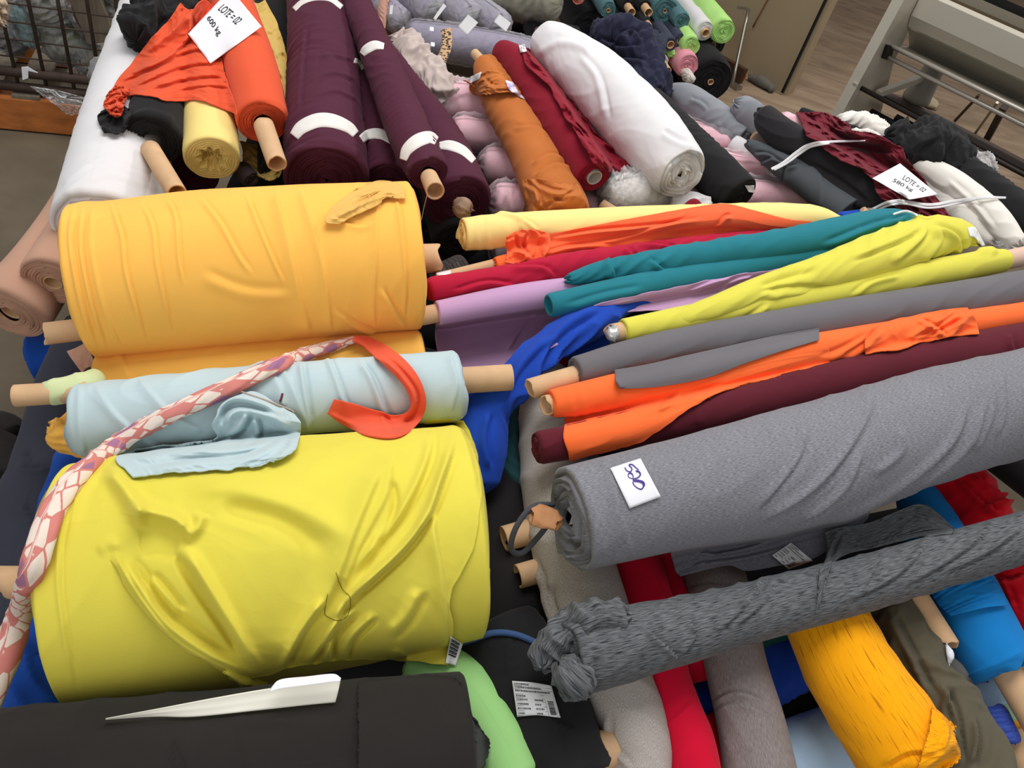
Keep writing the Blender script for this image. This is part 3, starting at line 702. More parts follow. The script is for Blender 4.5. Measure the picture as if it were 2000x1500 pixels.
er('ragged white roll end below the slate rolls', 1272, 120, 18, fab('offwhite_rag', (206, 200, 192)), ends=('g', 'f'), d=5.1)
er('off white roll with a long brown core under the ragged white end', 1294, 122, 13, fab('offwhite2', (214, 208, 204)), core=dict(r=6.5, a=.13), d=5.1)
er('black roll in the shade beneath the ragged white end', 1285, 152, 26, BLK, d=5.35)
er('dark charcoal bolt filling the stack behind the navy cloth', 1215, 66, 38, CHAR, d=5.3)
er('black bolt at the left foot of the corner stack', 1150, 60, 40, BLK, d=5.3)
er('plum roll sliver between the navy cloth and slate cloth', 1254, 84, 12, fab('plum_sliver', (92, 62, 72)), d=5.2)
er('brown grey bolt at the top between black cores and teal', 1278, -14, 16, fab('brown_grey', (104, 96, 88)), d=5.25)
er('light green cloth corner hanging beneath the slate roll', 1312, 106, 9, GREEN, d=5.12, L=.5, ends=('p', 'f'), wr=[('d', .01, 9, 3)])
er('scrunched white scrap wedged below the pink roll', 1349, 156, 10, fab('white_scrap', (214, 206, 196)), d=5.05, L=.3, ends=('p', 'p'), wr=[('d', .015, 12, 3)])
R('dark slate cloth hanging below the slate roll in the corner stack', [(1296, 70, 9), (1284, 92, 15), (1270, 112, 9)], SLATE, d=[5.0, 5.0, 5.02], ends=('p', 'p'), wr=[('d', .02, 6, 4)], name='fabric_scrap', cat='fabric')

# grey plastic wrapped rolls at the top, on a pallet
LAV = fab('lavender_grey', (168, 160, 178), var=.03)
def wrapped(label, path, mat, film, h=None, d=None, z=None, group=None, extra=.012, wr=((('r', .010, 6, 3), ('d', .010, 8, 4))), ends=('p', 'p'), nu=60, nv=48, **k):
    X, r = world_path(path, h, d, z); t = Thing('wrapped_fabric_roll', label, 'wrapped fabric roll', group)
    V, f, uv = tube(X, r * .97, nu, nv, ends, wr=[('r', .006, 5, 2)], shoulder=.03); t.add('wound_fabric', V, f, mat, uv)
    V, f, uv = tube(X, r + extra, nu, nv, ends, wr=wr, shoulder=.03, **k); t.add('plastic_wrap', V, f, film, uv, solid=False)
    SOLIDS.append(Solid(V, f)); return t
zz = [.35, .36, .38]
t = wrapped('lavender roll in clear plastic with a leopard print tape band', [(800, 68, 27), (870, 82, 33), (1000, 104, 34), (1100, 128, 32)], LAV, FILM, z=[.36, .36, .36, .36], group='grey plastic wrapped rolls at the top')
LEO = None
def leopard():
    m, nt, b, N, L = nodes('leopard_print'); tc = N('ShaderNodeTexCoord')
    v = N('ShaderNodeTexVoronoi'); v.inputs['Scale'].default_value = 78; L(tc.outputs['UV'], v.inputs['Vector']); v.inputs['Randomness'].default_value = .9
    cr = N('ShaderNodeValToRGB'); L(v.outputs['Distance'], cr.inputs[0]); e = cr.color_ramp.elements
    e[0].position = .18; e[0].color = (*lin((150, 100, 62)), 1); e[1].position = .22; e[1].color = (*lin((30, 20, 16)), 1)
    e2 = e.new(.46); e2.color = (*lin((34, 24, 18)), 1); e3 = e.new(.50); e3.color = (*lin((196, 158, 116)), 1)
    L(cr.outputs[0], b.inputs['Base Color']); b.inputs['Roughness'].default_value = .4; return m
ribbon([(870, 56), (873, 70), (871, 95), (862, 119)], 20, leopard(), n=30, m=6, thing=t, part='tape_band', plabel='leopard print tape band', it=6, eps=.006, thick=.001)
for k, (x, y) in enumerate(((843, 56), (845, 86), (826, 101))):
    D([[(x - 4, y - 4), (x + 4, y - 3)], [(x - 4, y + 4), (x + 4, y + 5)]], M_PAPER, nx=4, ny=4, thing=t, part='white_tape', it=4, eps=.006, thick=.001)
def bagroll(label, x, y, r, L, fl, tagq):
    A = ptd(x, y, 4.75); dx = norm((ptz(880, 10, .6) - ptz(940, 55, .6)) * [1, 1, 0]); B = A + dx * L; rr = r * 4.75 / F
    t = Thing('wrapped_fabric_roll', label, 'wrapped fabric roll', 'grey plastic wrapped rolls at the top')
    V, f, uv = tube(np.array([A, A + dx * .06, B]), [rr * .8, rr * .96, rr * .96], 40, 40, ('p', 'p')); t.add('wound_fabric', V, f, LAV, uv)
    V, f, uv = tube(np.array([A - dx * .03, A + dx * .05, B]), [rr * .7, rr, rr], 40, 48, ('p', 'p'), wr=[('d', .012, 9, 5), ('r', .008, 14, 3)]); t.add('plastic_wrap', V, f, fl, uv, solid=False); SOLIDS.append(Solid(V, f))
    D(tagq, simple('translucent_label', (196, 194, 194), .4), nx=8, ny=8, thing=t, part='paper_label', it=10, eps=.008, thick=.001)
bagroll('grey roll in crinkled plastic, left of the three ends above the leopard tape', 846, 24, 37, .9, FILM3, [[(866, 6), (872, 12)], [(846, 36), (850, 40)]])
bagroll('grey roll in crinkled plastic, middle of the three ends above the leopard tape', 915, 40, 36, .9, FILM3, [[(914, 28), (934, 44)], [(894, 52), (912, 68)]])
bagroll('grey roll in crinkled plastic, right of the three ends above the leopard tape', 975, 50, 30, .9, FILM3, [[(975, 27), (998, 45)], [(964, 42), (988, 62)]])
bagroll('grey plastic wrapped roll end at the left, half hidden by purple roll', 782, 42, 28, .8, FILM3, [[(762, 10), (768, 10)], [(760, 28), (766, 28)]])
R('peach ruffled scrap at the left end of the plastic rolls', [(752, -8, 9), (748, 18, 9), (748, 40, 7), (748, 56, 4)], fab('peach_scrap', (206, 158, 140)), d=[4.7, 4.7, 4.7, 4.7], ends=('p', 'p'), wr=[('d', .02, 12, 3)], name='fabric_scrap', cat='fabric')
wrapped('olive wrapped roll lying across the top edge', [(925, -12, 24), (1010, -2, 38), (1085, 8, 34)], fab('olive_wrap', (140, 134, 104)), FILM2, d=[4.9, 4.85, 4.8])
R('black bolt in the shade under the olive roll', [(1000, 70, 40), (1120, 100, 45)], BLK, d=[5.2, 5.1], ends=('f', 'f'), group=None)
R('small dark roll with an open end under the olive roll', [(1050, 58, 26), (1040, 30, 26)], fab('dark_plum', (40, 36, 42)), d=[4.85, 5.4], core=dict(r=5, a=0), ends=('s', 'f'))
t = Thing('pallet', 'brown wooden pallet beneath the leopard taped roll', 'pallet')
pA, pB = ptz(780, 108, .12), ptz(1010, 170, .12); pd = norm((pB - pA) * [1, 1, 0]); pn = np.array([-pd[1], pd[0], 0])
for k, z_ in enumerate((.20, .03)):
    V, Fc = bar(pA * [1, 1, 0] + [0, 0, z_] - pd * .3, pB * [1, 1, 0] + [0, 0, z_], .10, .03); t.add('deck_board', np.array(V), Fc, M_WOOD3, smooth=False)
for s_ in (0.05, .6, 1.1):
    V, Fc = bar(pA * [1, 1, 0] + pd * s_ + [0, 0, .115], pA * [1, 1, 0] + pd * (s_ + .12) + [0, 0, .115], .09, .14); t.add('block', np.array(V), Fc, M_WOOD3, smooth=False)
for k in range(4):
    V, Fc = bar(pA * [1, 1, 0] + pn * (.18 + k * .2) + [0, 0, .20] - pd * .3, pB * [1, 1, 0] + pn * (.18 + k * .2) + [0, 0, .20], .10, .03); t.add('deck_board', np.array(V), Fc, M_WOOD3, smooth=False)

# ================================================================ back half of the heap
PUR = fab('purple_satin_knit', (78, 33, 51), var=.06, rough=.7, sheen=.06)
PUR2 = PUR
ORA = fab('orange_red_jersey', (220, 88, 54), var=.03)
PYEL = fab('straw_yellow', (238, 214, 132), var=.03)
TAN = fab('tan_knit', (190, 148, 124), var=.05)
RUST = fab('rust_brown', (190, 110, 54), var=.04)
BURG = fab('burgundy', (132, 22, 40), var=.06)
CREAM = fab('cream_knit', (228, 222, 212), var=.02)
LGREY = fab('light_grey_jersey', (134, 136, 141), var=.05)
DGREY = fab('dark_grey_jersey', (82, 85, 88), var=.08)
MAR = fab('maroon_jersey', (108, 30, 42), var=.06)
# lower dark layer
FOOT = [(-.62, .62), (1.15, 1.0), (1.5, 2.7), (.2, 3.4), (-1.45, 2.8), (-1.12, 1.4)]
def span(y):
    xs = []
    for (x0, y0), (x1, y1) in zip(FOOT, FOOT[1:] + FOOT[:1]):
        if (y0 - y) * (y1 - y) <= 0 and y0 != y1: xs.append(x0 + (x1 - x0) * (y - y0) / (y1 - y0))
    return min(xs) + .16, max(xs) - .16
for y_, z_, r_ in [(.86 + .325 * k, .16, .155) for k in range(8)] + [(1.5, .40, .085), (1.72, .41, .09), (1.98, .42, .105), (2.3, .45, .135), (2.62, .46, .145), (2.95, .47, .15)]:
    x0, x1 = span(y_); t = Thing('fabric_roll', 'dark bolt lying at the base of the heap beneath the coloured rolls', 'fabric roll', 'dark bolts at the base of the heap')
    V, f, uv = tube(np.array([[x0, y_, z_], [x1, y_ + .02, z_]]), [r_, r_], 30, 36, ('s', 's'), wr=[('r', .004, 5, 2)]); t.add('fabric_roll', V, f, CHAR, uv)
R('added black roll darkening the gap deep under the purple rolls', [(800, 500, 50), (1010, 505, 50)], BLK, h=-.33)  # unseen dark fill added below the purple group
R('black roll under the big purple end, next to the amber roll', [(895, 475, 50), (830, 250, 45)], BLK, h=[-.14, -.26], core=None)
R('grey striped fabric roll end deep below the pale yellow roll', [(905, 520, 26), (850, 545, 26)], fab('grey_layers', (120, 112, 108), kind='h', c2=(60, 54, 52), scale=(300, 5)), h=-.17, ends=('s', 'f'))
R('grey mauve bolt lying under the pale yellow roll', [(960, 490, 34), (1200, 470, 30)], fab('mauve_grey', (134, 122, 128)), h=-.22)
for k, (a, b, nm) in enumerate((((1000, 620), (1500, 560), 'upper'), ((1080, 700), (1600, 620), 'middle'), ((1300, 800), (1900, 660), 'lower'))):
    R('added black bolt darkening the gaps under the thin bright rolls, %s of three' % nm, [(*a, 44), (*b, 40)], BLK, h=-.20 - .03 * k)  # unseen bolts added to hide the floor and keep these gaps dark
# tan rolls at the left edge
t = R('tan roll with its spiral end showing, beside the amber roll', [(103, 553, 62), (170, 410, 46), (230, 250, 40), (290, 90, 34)], TAN, h=[-.10, -.11, -.115, -.12], core=dict(r=17, a=.0), ends=('s', 'f'), nv=90, pitch=.008)
t = R('tan roll cut by the left edge, spiral end lower left', [(18, 614, 72), (88, 520, 60), (150, 415, 50), (205, 300, 44), (272, 100, 36)], TAN, h=[-.17, -.17, -.17, -.17, -.17], core=dict(r=20, a=-.01), ends=('s', 'f'), nv=90, pitch=.008)
# white roll at far left
R('big white roll leaning along the left side of the heap', [(206, 452, 98), (258, 220, 82), (330, -40, 62)], WHITE, h=[-.03, -.02, 0], nu=120, nv=120, ends=('s', 'f'), wr=[('r', .0022, 9, 1), ('d', .002, 4, 2)],
  folds=[('s', 7, .006, [(310, 345), (205, 318), (118, 372)]), ('s', 6, .006, [(318, 362), (205, 334), (118, 392)]), ('s', 6, .006, [(322, 378), (205, 348), (122, 408)]), ('r', 8, .006, [(240, 165), (275, 150), (300, 150)])])
# black roll with core
t = R('black roll with a long tan core beside the straw yellow roll', [(298, 277, 56), (312, 200, 50), (345, 20, 42)], BLK, h=[.06, .06, .06], ends=('s', 'f'), nv=80, core=dict(r=18, a=None), wr=[('r', .003, 8, 2)], folds=[('s', 8, .008, [(240, 236), (290, 214), (345, 232)])])
corepx(t, (294, 292, 18.5), (346, 378, 19), [.075, .13])
t = R('straw yellow roll with a scalloped hollow end', [(414, 312, 53), (408, 200, 48), (395, 60, 42)], PYEL, h=[.03, .04, .05], ends=('g', 'f'), nu=80, nv=144, pitch=.008, amp=.004, wr=[('r', .002, 6, 2)])
# straw yellow cloth to the right of the orange roll
D([[(478, -10), (500, 5), (520, 0)], [(486, 40), (515, 60), (545, 55)], [(530, 110), (545, 130), (562, 120)], [(545, 170), (552, 200), (560, 190)]], fab('straw_cloth', (222, 192, 110)), nx=40, ny=60, it=30, edge=2.5, wr=[('k', .022, 13, 1)], h=-.02, name='fabric_scrap', label='rumpled straw yellow cloth right of the orange red roll', lift=.03)
D([[(468, 275), (520, 285), (562, 265)], [(475, 300), (520, 315), (560, 300)], [(480, 320), (515, 340), (555, 325)], [(505, 345), (525, 352), (545, 345)]], fab('straw_cloth2', (200, 170, 96)), nx=50, ny=40, it=30, edge=2.5, wr=[('k', .026, 14, 1)], h=-.10, name='fabric_scrap', label='rumpled straw yellow cloth below the orange roll end')
t = R('orange red roll with a long tan core under the 600 kg paper', [(514, 240, 50), (486, 120, 50), (425, -60, 42)], ORA, h=[.08, .09, .10], ends=('s', 'f'), nu=90, nv=100, pitch=.008, wr=[('r', .002, 5, 2)], core=dict(r=19, a=None))
corepx(t, (516, 248, 19.5), (541, 320, 19), [.10, .13], wave=.006)
R('dark mottled small roll under the straw yellow cloth', [(492, 352, 18), (470, 330, 18)], fab('mottled_dark', (70, 60, 58)), h=-.1, ends=('s', 'f'))
R('black bolt behind the straw yellow cloth and purple roll', [(545, 340, 40), (540, 0, 40)], BLK, h=-.10)
R('plum bolt in the shade between black and straw rolls', [(375, 345, 50), (385, 150, 46)], fab('plum_shade', (70, 30, 52)), h=-.14)
# black cloth on the white roll
R('bunched black cloth at the top of the white roll', [(370, -18, 26), (335, 12, 38), (298, 45, 36), (270, 78, 20)], BLK, h=[.12, .145, .155, .15], ends=('p', 'p'), nu=110, nv=90, wr=[('k', .045, 7, 1), ('k', .010, 20, 1)], name='draped_cloth', cat='fabric')
D([[(196, 218), (225, 205), (255, 212)], [(190, 235), (225, 230), (250, 235)], [(205, 258), (225, 262), (245, 258)]], BLK, nx=50, ny=40, it=20, edge=2.5, wr=[('k', .020, 22, 1)], name='fabric_scrap', label='bunched black cloth end under the orange frill', lift=.012)
# orange cloth spread over the rolls
t = D([[(350, 8), (375, 20), (400, 0), (420, 20)], [(310, 62), (360, 75), (390, 70), (425, 62)], [(262, 115), (330, 130), (400, 130), (435, 128)], [(222, 168), (300, 166), (400, 172), (452, 176)], [(210, 205), (262, 184), (330, 196), (400, 200), (462, 225)]], ORA, nx=130, ny=110, it=60, post=3, edge=2.5, wr=[('k', .010, 9, 2.4)], h=.0, name='draped_cloth', label='orange red cloth spread over the black and straw yellow rolls', lift=.004,
  folds=[('p', 5, .016, [(430, 60), (380, 70), (320, 120), (240, 150)]), ('p', 5, .016, [(432, 95), (370, 100), (300, 130), (228, 165)]), ('p', 5, .014, [(440, 125), (390, 125), (330, 140), (250, 175)]), ('p', 5, .014, [(448, 150), (400, 150), (350, 158), (290, 176)]), ('r', 6, .02, [(360, 15), (352, 45), (320, 75), (275, 110)]), ('p', 5, .014, [(372, 25), (378, 60), (388, 90)]), ('p', 4, .012, [(400, 30), (405, 80), (425, 110)]), ('p', 4, .010, [(452, 172), (400, 168), (340, 178)])])
D([[(212, 178), (230, 168), (252, 180)], [(204, 196), (228, 190), (246, 196)], [(206, 214), (225, 212), (240, 212)], [(218, 226), (228, 230), (234, 224)]], ORA, nx=80, ny=60, it=10, edge=4, wr=[('k', .026, 34, 1)], thing=t, part='frilled_edge', lift=.016)
# purple group
band = fab('white_tape_band', (226, 222, 216), var=.02)
def pband(t, pl, wpx): ribbon(pl, wpx, band, n=40, m=5, thing=t, part='tape_band', it=8, eps=.003, thick=.001, plabel='white tape band')
t = R('thickest purple roll with a white tape band, left of the purple group', [(638, 352, 82), (634, 240, 76), (630, 100, 66), (612, -60, 52)], PUR, h=[.02, .03, .04, .05], nu=200, nv=110, ends=('s', 'f'), wr=[('r', .0045, 13, 1), ('d', .003, 6, 2)],
  folds=[('s', 7, .006, [(562, 300), (635, 268), (712, 300)]), ('s', 7, .006, [(560, 325), (635, 290), (713, 325)]), ('p', 4, .006, [(600, 40), (590, 150), (585, 230)]), ('p', 4, .006, [(690, 120), (640, 110), (610, 125)]), ('p', 4, .006, [(698, 160), (650, 145), (600, 165)]), ('p', 4, .006, [(700, 200), (655, 180), (610, 195)])])
pband(t, [(574, 266), (590, 248), (620, 235), (650, 236), (680, 248), (695, 262)], [20, 26, 28, 27, 22, 16]); pband(t, [(574, 18), (590, 4), (615, -4), (645, -2), (668, 14)], 10)
t = R('slim purple roll wedged between two thicker purple rolls', [(754, 350, 40), (738, 250, 37), (712, 120, 30), (690, 20, 24)], PUR, h=[-.03, -.02, 0, .02], nu=140, nv=70, ends=('s', 'f'), wr=[('r', .004, 14, 1), ('k', .003, 12, .4)])
pband(t, [(706, 272), (722, 262), (745, 262), (768, 276)], [16, 20, 20, 14]); pband(t, [(692, 118), (702, 122), (710, 134)], 10)
t4 = R('purple roll with a large round end stuffed with brown paper', [(897, 398, 67), (850, 270, 50), (782, 150, 28), (745, 90, 20)], PUR, h=[-.02, -.03, -.03, -.03], nu=140, nv=110, ends=('s', 'f'), pitch=.009, wr=[('r', .003, 12, 1)], core=dict(r=12, a=None))
pband(t4, [(858, 284), (880, 284), (905, 294), (926, 314)], [14, 20, 18, 12])
X = np.array([pt(897, 400, -.02 + .03), pt(905, 407, .06), pt(912, 414, .06)]); V, f, uv = tube(X, [.012, .03, .012], 24, 24, ('p', 'p'), wr=[('d', .012, 22, 4)]); t4.add('paper_plug', V, f, simple('crumpled_paper', (150, 124, 104), .8), uv)
t = R('purple roll with two tape bands and a tan core, on top of the group', [(838, 340, 40), (800, 262, 43), (735, 100, 34), (672, -50, 25)], PUR, h=[.13, .12, .11, .10], nu=180, nv=90, ends=('s', 'f'), wr=[('r', .003, 15, 1), ('d', .003, 7, 3)], core=dict(r=16, a=None),
  folds=[('s', 6, .006, [(790, 330), (825, 310), (866, 318)]), ('s', 6, .006, [(796, 350), (832, 328), (868, 338)])])
corepx(t, (838, 346, 17), (850, 373, 18.5), [.135, .16])
pband(t, [(787, 312), (795, 292), (815, 275), (838, 268), (853, 275)], [14, 22, 26, 24, 16]); pband(t, [(707, 106), (716, 96), (732, 88), (750, 90)], [12, 18, 18, 12])
t = Thing('loose_thread', 'thin grey thread hanging from the tan core of a purple roll', 'thread')
X = np.array([pt(834, 382, .16), pt(828, 405, .13), pt(823, 430, .10)]); V, f, uv = tube(X, [.0012] * 3, 12, 6, ('f', 'f'), shoulder=0); t.add('loose_thread', V, f, simple('thread', (150, 130, 130)), uv)
# beige crumple
R('crumpled greyish beige cloth between purple and pink rolls', [(762, 84, 18), (785, 100, 30), (820, 135, 30), (860, 175, 20), (880, 195, 14)], fab('greyish_beige', (196, 180, 172)), h=[-.06, -.08, -.08, -.10, -.12], ends=('p', 'p'), nu=110, nv=90, wr=[('k', .040, 11, 1)], name='draped_cloth', cat='fabric')
# pink rolls in film
g = 'pink plastic wrapped rolls'
wrapped('pink roll in glossy film, farthest back, under the rust roll', [(838, 194, 40), (1000, 214, 42), (1300, 258, 32), (1425, 282, 30)], PINK, FILM2, h=[-.15, -.15, -.18, -.16], group=g, wr=(('d', .022, 4, 4), ('r', .010, 9, 3)))
wrapped('pink roll in glossy film, second from the back', [(890, 258, 32), (1000, 272, 33), (1300, 312, 32), (1508, 342, 31)], PINK, FILM2, h=[-.15, -.15, -.18, -.16], group=g, wr=(('d', .012, 6, 4), ('r', .012, 10, 2)))
wrapped('pink roll in glossy film, third from the back', [(948, 322, 37), (1050, 336, 37), (1300, 362, 36), (1586, 400, 36)], PINK, FILM2, h=[-.14, -.14, -.17, -.16], group=g, wr=(('d', .010, 7, 4), ('r', .014, 14, 2)))
wrapped('pink roll in glossy film, nearest the pale yellow roll', [(968, 394, 40), (1060, 404, 40), (1250, 425, 38)], PINK, FILM2, h=[-.13, -.13, -.16], group=g, wr=(('d', .010, 8, 4), ('r', .012, 16, 2)))
# rust roll
t = R('rust brown roll with a pale core tip and bunched cloth', [(948, 128, 27), (985, 205, 40), (1035, 290, 46), (1085, 395, 58), (1095, 425, 60)], RUST, h=[.0, 0, 0, .0, .0], nu=140, nv=90, ends=('f', 'f'), wr=[('d', .003, 6, 2)], shoulder=.03,
  folds=[('p', 5, .007, [(1000, 250), (1045, 245), (1075, 265)]), ('p', 5, .008, [(1035, 320), (1075, 300), (1105, 310)]), ('p', 5, .008, [(1040, 345), (1080, 320), (1120, 325)])])
corepx(t, (927, 104, 9), (945, 124, 10), .01)
D([[(925, 152), (950, 132), (985, 140)], [(918, 176), (960, 160), (1005, 165)], [(930, 188), (975, 182), (1030, 180)]], RUST, nx=70, ny=40, it=14, thing=t, part='loose_end', edge=3, wr=[('k', .014, 14, 1.6)], lift=.014, folds=[('r', 8, .012, [(928, 184), (965, 178), (1010, 172)]), ('p', 5, .01, [(940, 150), (965, 168), (1000, 160)])])
D([[(905, 156), (925, 166)], [(918, 162), (930, 172)]], RUST, nx=10, ny=8, thing=t, part='loose_end', lift=.02, wr=[('d', .01, 12, 3)])
D([[(1020, 352), (1060, 350), (1120, 358)], [(1025, 380), (1075, 385), (1135, 370)], [(1022, 418), (1075, 425), (1142, 418)]], RUST, nx=80, ny=50, it=14, thing=t, part='loose_end', edge=3, wr=[('k', .014, 11, 1)], lift=.014, folds=[('p', 6, .014, [(1022, 355), (1050, 375), (1055, 405)]), ('p', 6, .014, [(1040, 352), (1075, 372), (1110, 375)]), ('p', 6, .012, [(1075, 385), (1100, 395), (1115, 385)]), ('p', 6, .012, [(1060, 412), (1085, 395), (1130, 372)])])
D([[(918, 150), (940, 140)], [(918, 162), (936, 155)]], M_LABEL, nx=8, ny=6, name='paper_label', label='small white label lying on the bunched rust cloth', cat='label', it=6, thick=.0008, lift=.004)
D([[(987, 156), (1002, 160)], [(995, 175), (1012, 178)], [(1015, 188), (1026, 194)]], fab('violet_wrapper', (150, 120, 180), kind='h', c2=(230, 226, 232), scale=(30, 30)), nx=16, ny=20, it=5, name='wrapper_scrap', label='torn violet and white wrapper between rust and burgundy rolls', cat='wrapper', wr=[('d', .006, 20, 3)], h=-.05, lift=.012)
# burgundy roll
t = R('burgundy roll with an open grey core end and ruffled flap', [(1160, 345, 38), (1080, 225, 34), (1015, 130, 31), (978, 98, 22)], BURG, h=[.07, .06, .05, .04], nu=140, nv=80, ends=('s', 'f'), core=dict(r=16, a=None), pitch=.008, wr=[('d', .002, 5, 2)], shoulder=.02)
X_, r_ = world_path([(1160, 345, 38), (1080, 225, 34)], [.07, .06]); T_ = norm(X_[0] - X_[1]); coretube(t, X_[0] + T_ * .006, X_[0] - T_ * .12, r_[0] * .42, mat=simple('grey_core_board', (176, 166, 158), .7), label='grey cardboard core')
D([[(1018, 86), (1045, 98), (1060, 100)], [(1030, 130), (1080, 128), (1105, 130)], [(1075, 170), (1130, 178), (1142, 205)], [(1105, 230), (1140, 228), (1155, 250)], [(1130, 265), (1165, 265), (1185, 280)], [(1155, 310), (1200, 320), (1245, 326)], [(1175, 332), (1205, 338), (1222, 340)]], BURG, nx=60, ny=130, it=18, thing=t, part='ruffled_flap', h=-.02, edge=3, wr=[('k', .032, 9, 1)], lift=.02, folds=[('p', 5, .02, [(1060, 130), (1095, 160), (1112, 205), (1145, 225)]), ('p', 5, .018, [(1085, 140), (1120, 180), (1130, 220)]), ('p', 5, .016, [(1120, 240), (1140, 270), (1175, 310), (1220, 330)]), ('r', 5, .014, [(1145, 235), (1170, 280), (1200, 315)])])
D([[(1013, 88), (1025, 86)], [(1016, 103), (1029, 100)]], M_LABEL, nx=6, ny=6, name='paper_label', label='small round white tag at the far end of the burgundy roll', cat='label', it=6, thick=.0008, lift=.004)
# white bag below
wrapped('white roll in crinkled clear film under the burgundy end', [(1185, 385, 34), (1230, 380, 44), (1290, 375, 42)], fab('white_core_cloth', (222, 214, 206)), plastic('milky_film', .28, .14, 22, 1.0), h=[-.06, -.06, -.08], extra=.016, wr=(('d', .018, 12, 5), ('r', .01, 22, 4)))
t = Thing('cardboard_tube', 'cream cardboard tube end beside the crinkled white bag', 'tube'); corepx(t, (1175, 402, 13), (1215, 425, 12), -.03)
# white large roll
t = R('fat white roll with a frayed spiral end, centre back', [(1332, 342, 55), (1270, 270, 66), (1170, 165, 62), (1085, 95, 46), (1066, 80, 34)], WHITE, h=[.06, .055, .05, .04, .03], nu=170, nv=140, ends=('s', 'f'), pitch=.014, amp=.016, endwave=.010, wr=[('d', .0025, 4, 2), ('k', .003, 6, 1)], shoulder=.03, core=dict(r=9, a=-.02),
  folds=[('r', 8, .010, [(1045, 110), (1090, 85), (1140, 95), (1155, 120)]), ('p', 7, .006, [(1130, 100), (1170, 150), (1190, 240)]), ('p', 6, .006, [(1300, 245), (1330, 260), (1345, 270)]), ('p', 6, .006, [(1290, 255), (1325, 275), (1360, 285)])])
R('white cloth under the fat white roll end', [(1310, 392, 18), (1345, 398, 24), (1385, 402, 18)], WHITE, h=[-.05, -.05, -.05], name='fabric_scrap', cat='fabric', wr=[('d', .005, 9, 3)])
R('small crimson scrap peeking out right of the fat white roll', [(1340, 404, 8), (1355, 402, 14), (1368, 404, 8)], BURG, h=[-.01, -.01, -.01], name='fabric_scrap', cat='fabric', ends=('p', 'p'))
# navy cloth
R('navy blue cloth bunched behind the fat white roll', [(1160, 88, 20), (1200, 84, 40), (1232, 108, 42), (1262, 160, 30), (1280, 195, 18)], NAVY, h=[-.05, -.03, -.04, -.06, -.08], ends=('p', 'p'), nu=120, nv=100, wr=[('k', .050, 6, 1.5), ('k', .010, 18, 1)], name='draped_cloth', cat='fabric', folds=[('p', 6, .02, [(1170, 75), (1215, 92), (1255, 90)]), ('p', 6, .02, [(1190, 110), (1230, 115), (1262, 120)]), ('p', 6, .02, [(1205, 70), (1235, 60), (1255, 80)])])
# black roll right of white
R('black roll lying right of the fat white roll', [(1446, 384, 42), (1378, 322, 44), (1310, 245, 36), (1268, 192, 26)], BLK, h=[-.01, -.015, -.02, -.02], nu=100, nv=70, ends=('s', 'f'), wr=[('r', .003, 10, 1), ('d', .006, 3, 2)])
R('light grey roll rising behind the pink wrapped rolls', [(1308, 174, 14), (1318, 180, 20), (1345, 195, 29), (1400, 232, 30), (1450, 268, 26)], LGREY, h=[-.10, -.10, -.10, -.11, -.12], nu=90, nv=60, ends=('f', 'f'), shoulder=.05, wr=[('d', .004, 7, 3)], folds=[('p', 4, .008, [(1345, 190), (1370, 200), (1385, 215)]), ('s', 5, .006, [(1405, 235), (1412, 260), (1408, 275)])])
R('short light grey roll standing out left of the long black roll', [(1440, 205, 20), (1452, 213, 26), (1475, 236, 30), (1505, 275, 32)], LGREY, h=[-.03, -.04, -.07, -.12], nu=60, nv=60, ends=('p', 'f'), shoulder=.03, folds=[('s', 4, .005, [(1446, 198), (1470, 194), (1492, 206)])])
R('charcoal mottled cloth sliver under the short light grey roll', [(1430, 235, 16), (1465, 275, 18)], fab('mottled_char', (84, 82, 82), kind='h', c2=(40, 38, 38), scale=(120, 120)), h=-.12)
R('beige roll with a tan core showing through beside the black roll', [(1475, 268, 12), (1530, 310, 16)], fab('taupe_sliver', (132, 116, 108)), h=[-.05, -.06], core=dict(r=9, a=.01))
R('dark grey roll with a scrunched far end', [(1463, 281, 10), (1497, 302, 18), (1548, 335, 27), (1587, 362, 29), (1655, 418, 34)], DGREY, h=[-.03, -.03, -.03, -.03, -.03], nu=110, nv=70, ends=('p', 'f'), shoulder=0, wr=[('d', .002, 6, 2)],
  folds=[('p', 4, .010, [(1470, 300), (1500, 300), (1530, 320)]), ('p', 4, .010, [(1480, 320), (1510, 310), (1545, 325)]), ('p', 4, .012, [(1530, 360), (1535, 330), (1560, 320)]), ('s', 5, .006, [(1580, 320), (1606, 350), (1604, 410)])])
R('white roll showing in the gap beside the pink wrapped rolls', [(1430, 280, 18), (1470, 305, 20), (1530, 350, 18), (1580, 385, 16)], WHITE, h=[-.13, -.13, -.13, -.13], wr=[('d', .003, 6, 2)])
D([[(1455, 362), (1473, 362)], [(1462, 375), (1474, 377)]], M_PAPER, nx=10, ny=8, it=30, name='paper_label', label='blank white paper slip on the third pink roll beside the black roll', cat='label', h=-.10, thick=.0008, lift=.002)
R('long black roll in front of the pink strip, right of centre', [(1484, 222, 17), (1494, 230, 24), (1530, 265, 31), (1583, 297, 31), (1645, 340, 34), (1745, 415, 40)], fab('black_long', (40, 38, 40), var=.1), h=[.03, .03, .03, .03, .03, .02], nu=110, nv=80, ends=('p', 'f'), shoulder=.012, wr=[('d', .003, 4, 2)], folds=[('p', 10, .012, [(1570, 320), (1640, 360), (1700, 410)])])
R('pink roll strip between the long black roll and maroon cloth', [(1530, 228, 11), (1575, 258, 20), (1620, 290, 22), (1740, 372, 24)], PINK, h=[-.02, -.02, -.03, -.03], nu=90, nv=50, ends=('p', 'f'), wr=[('d', .006, 10, 3)])
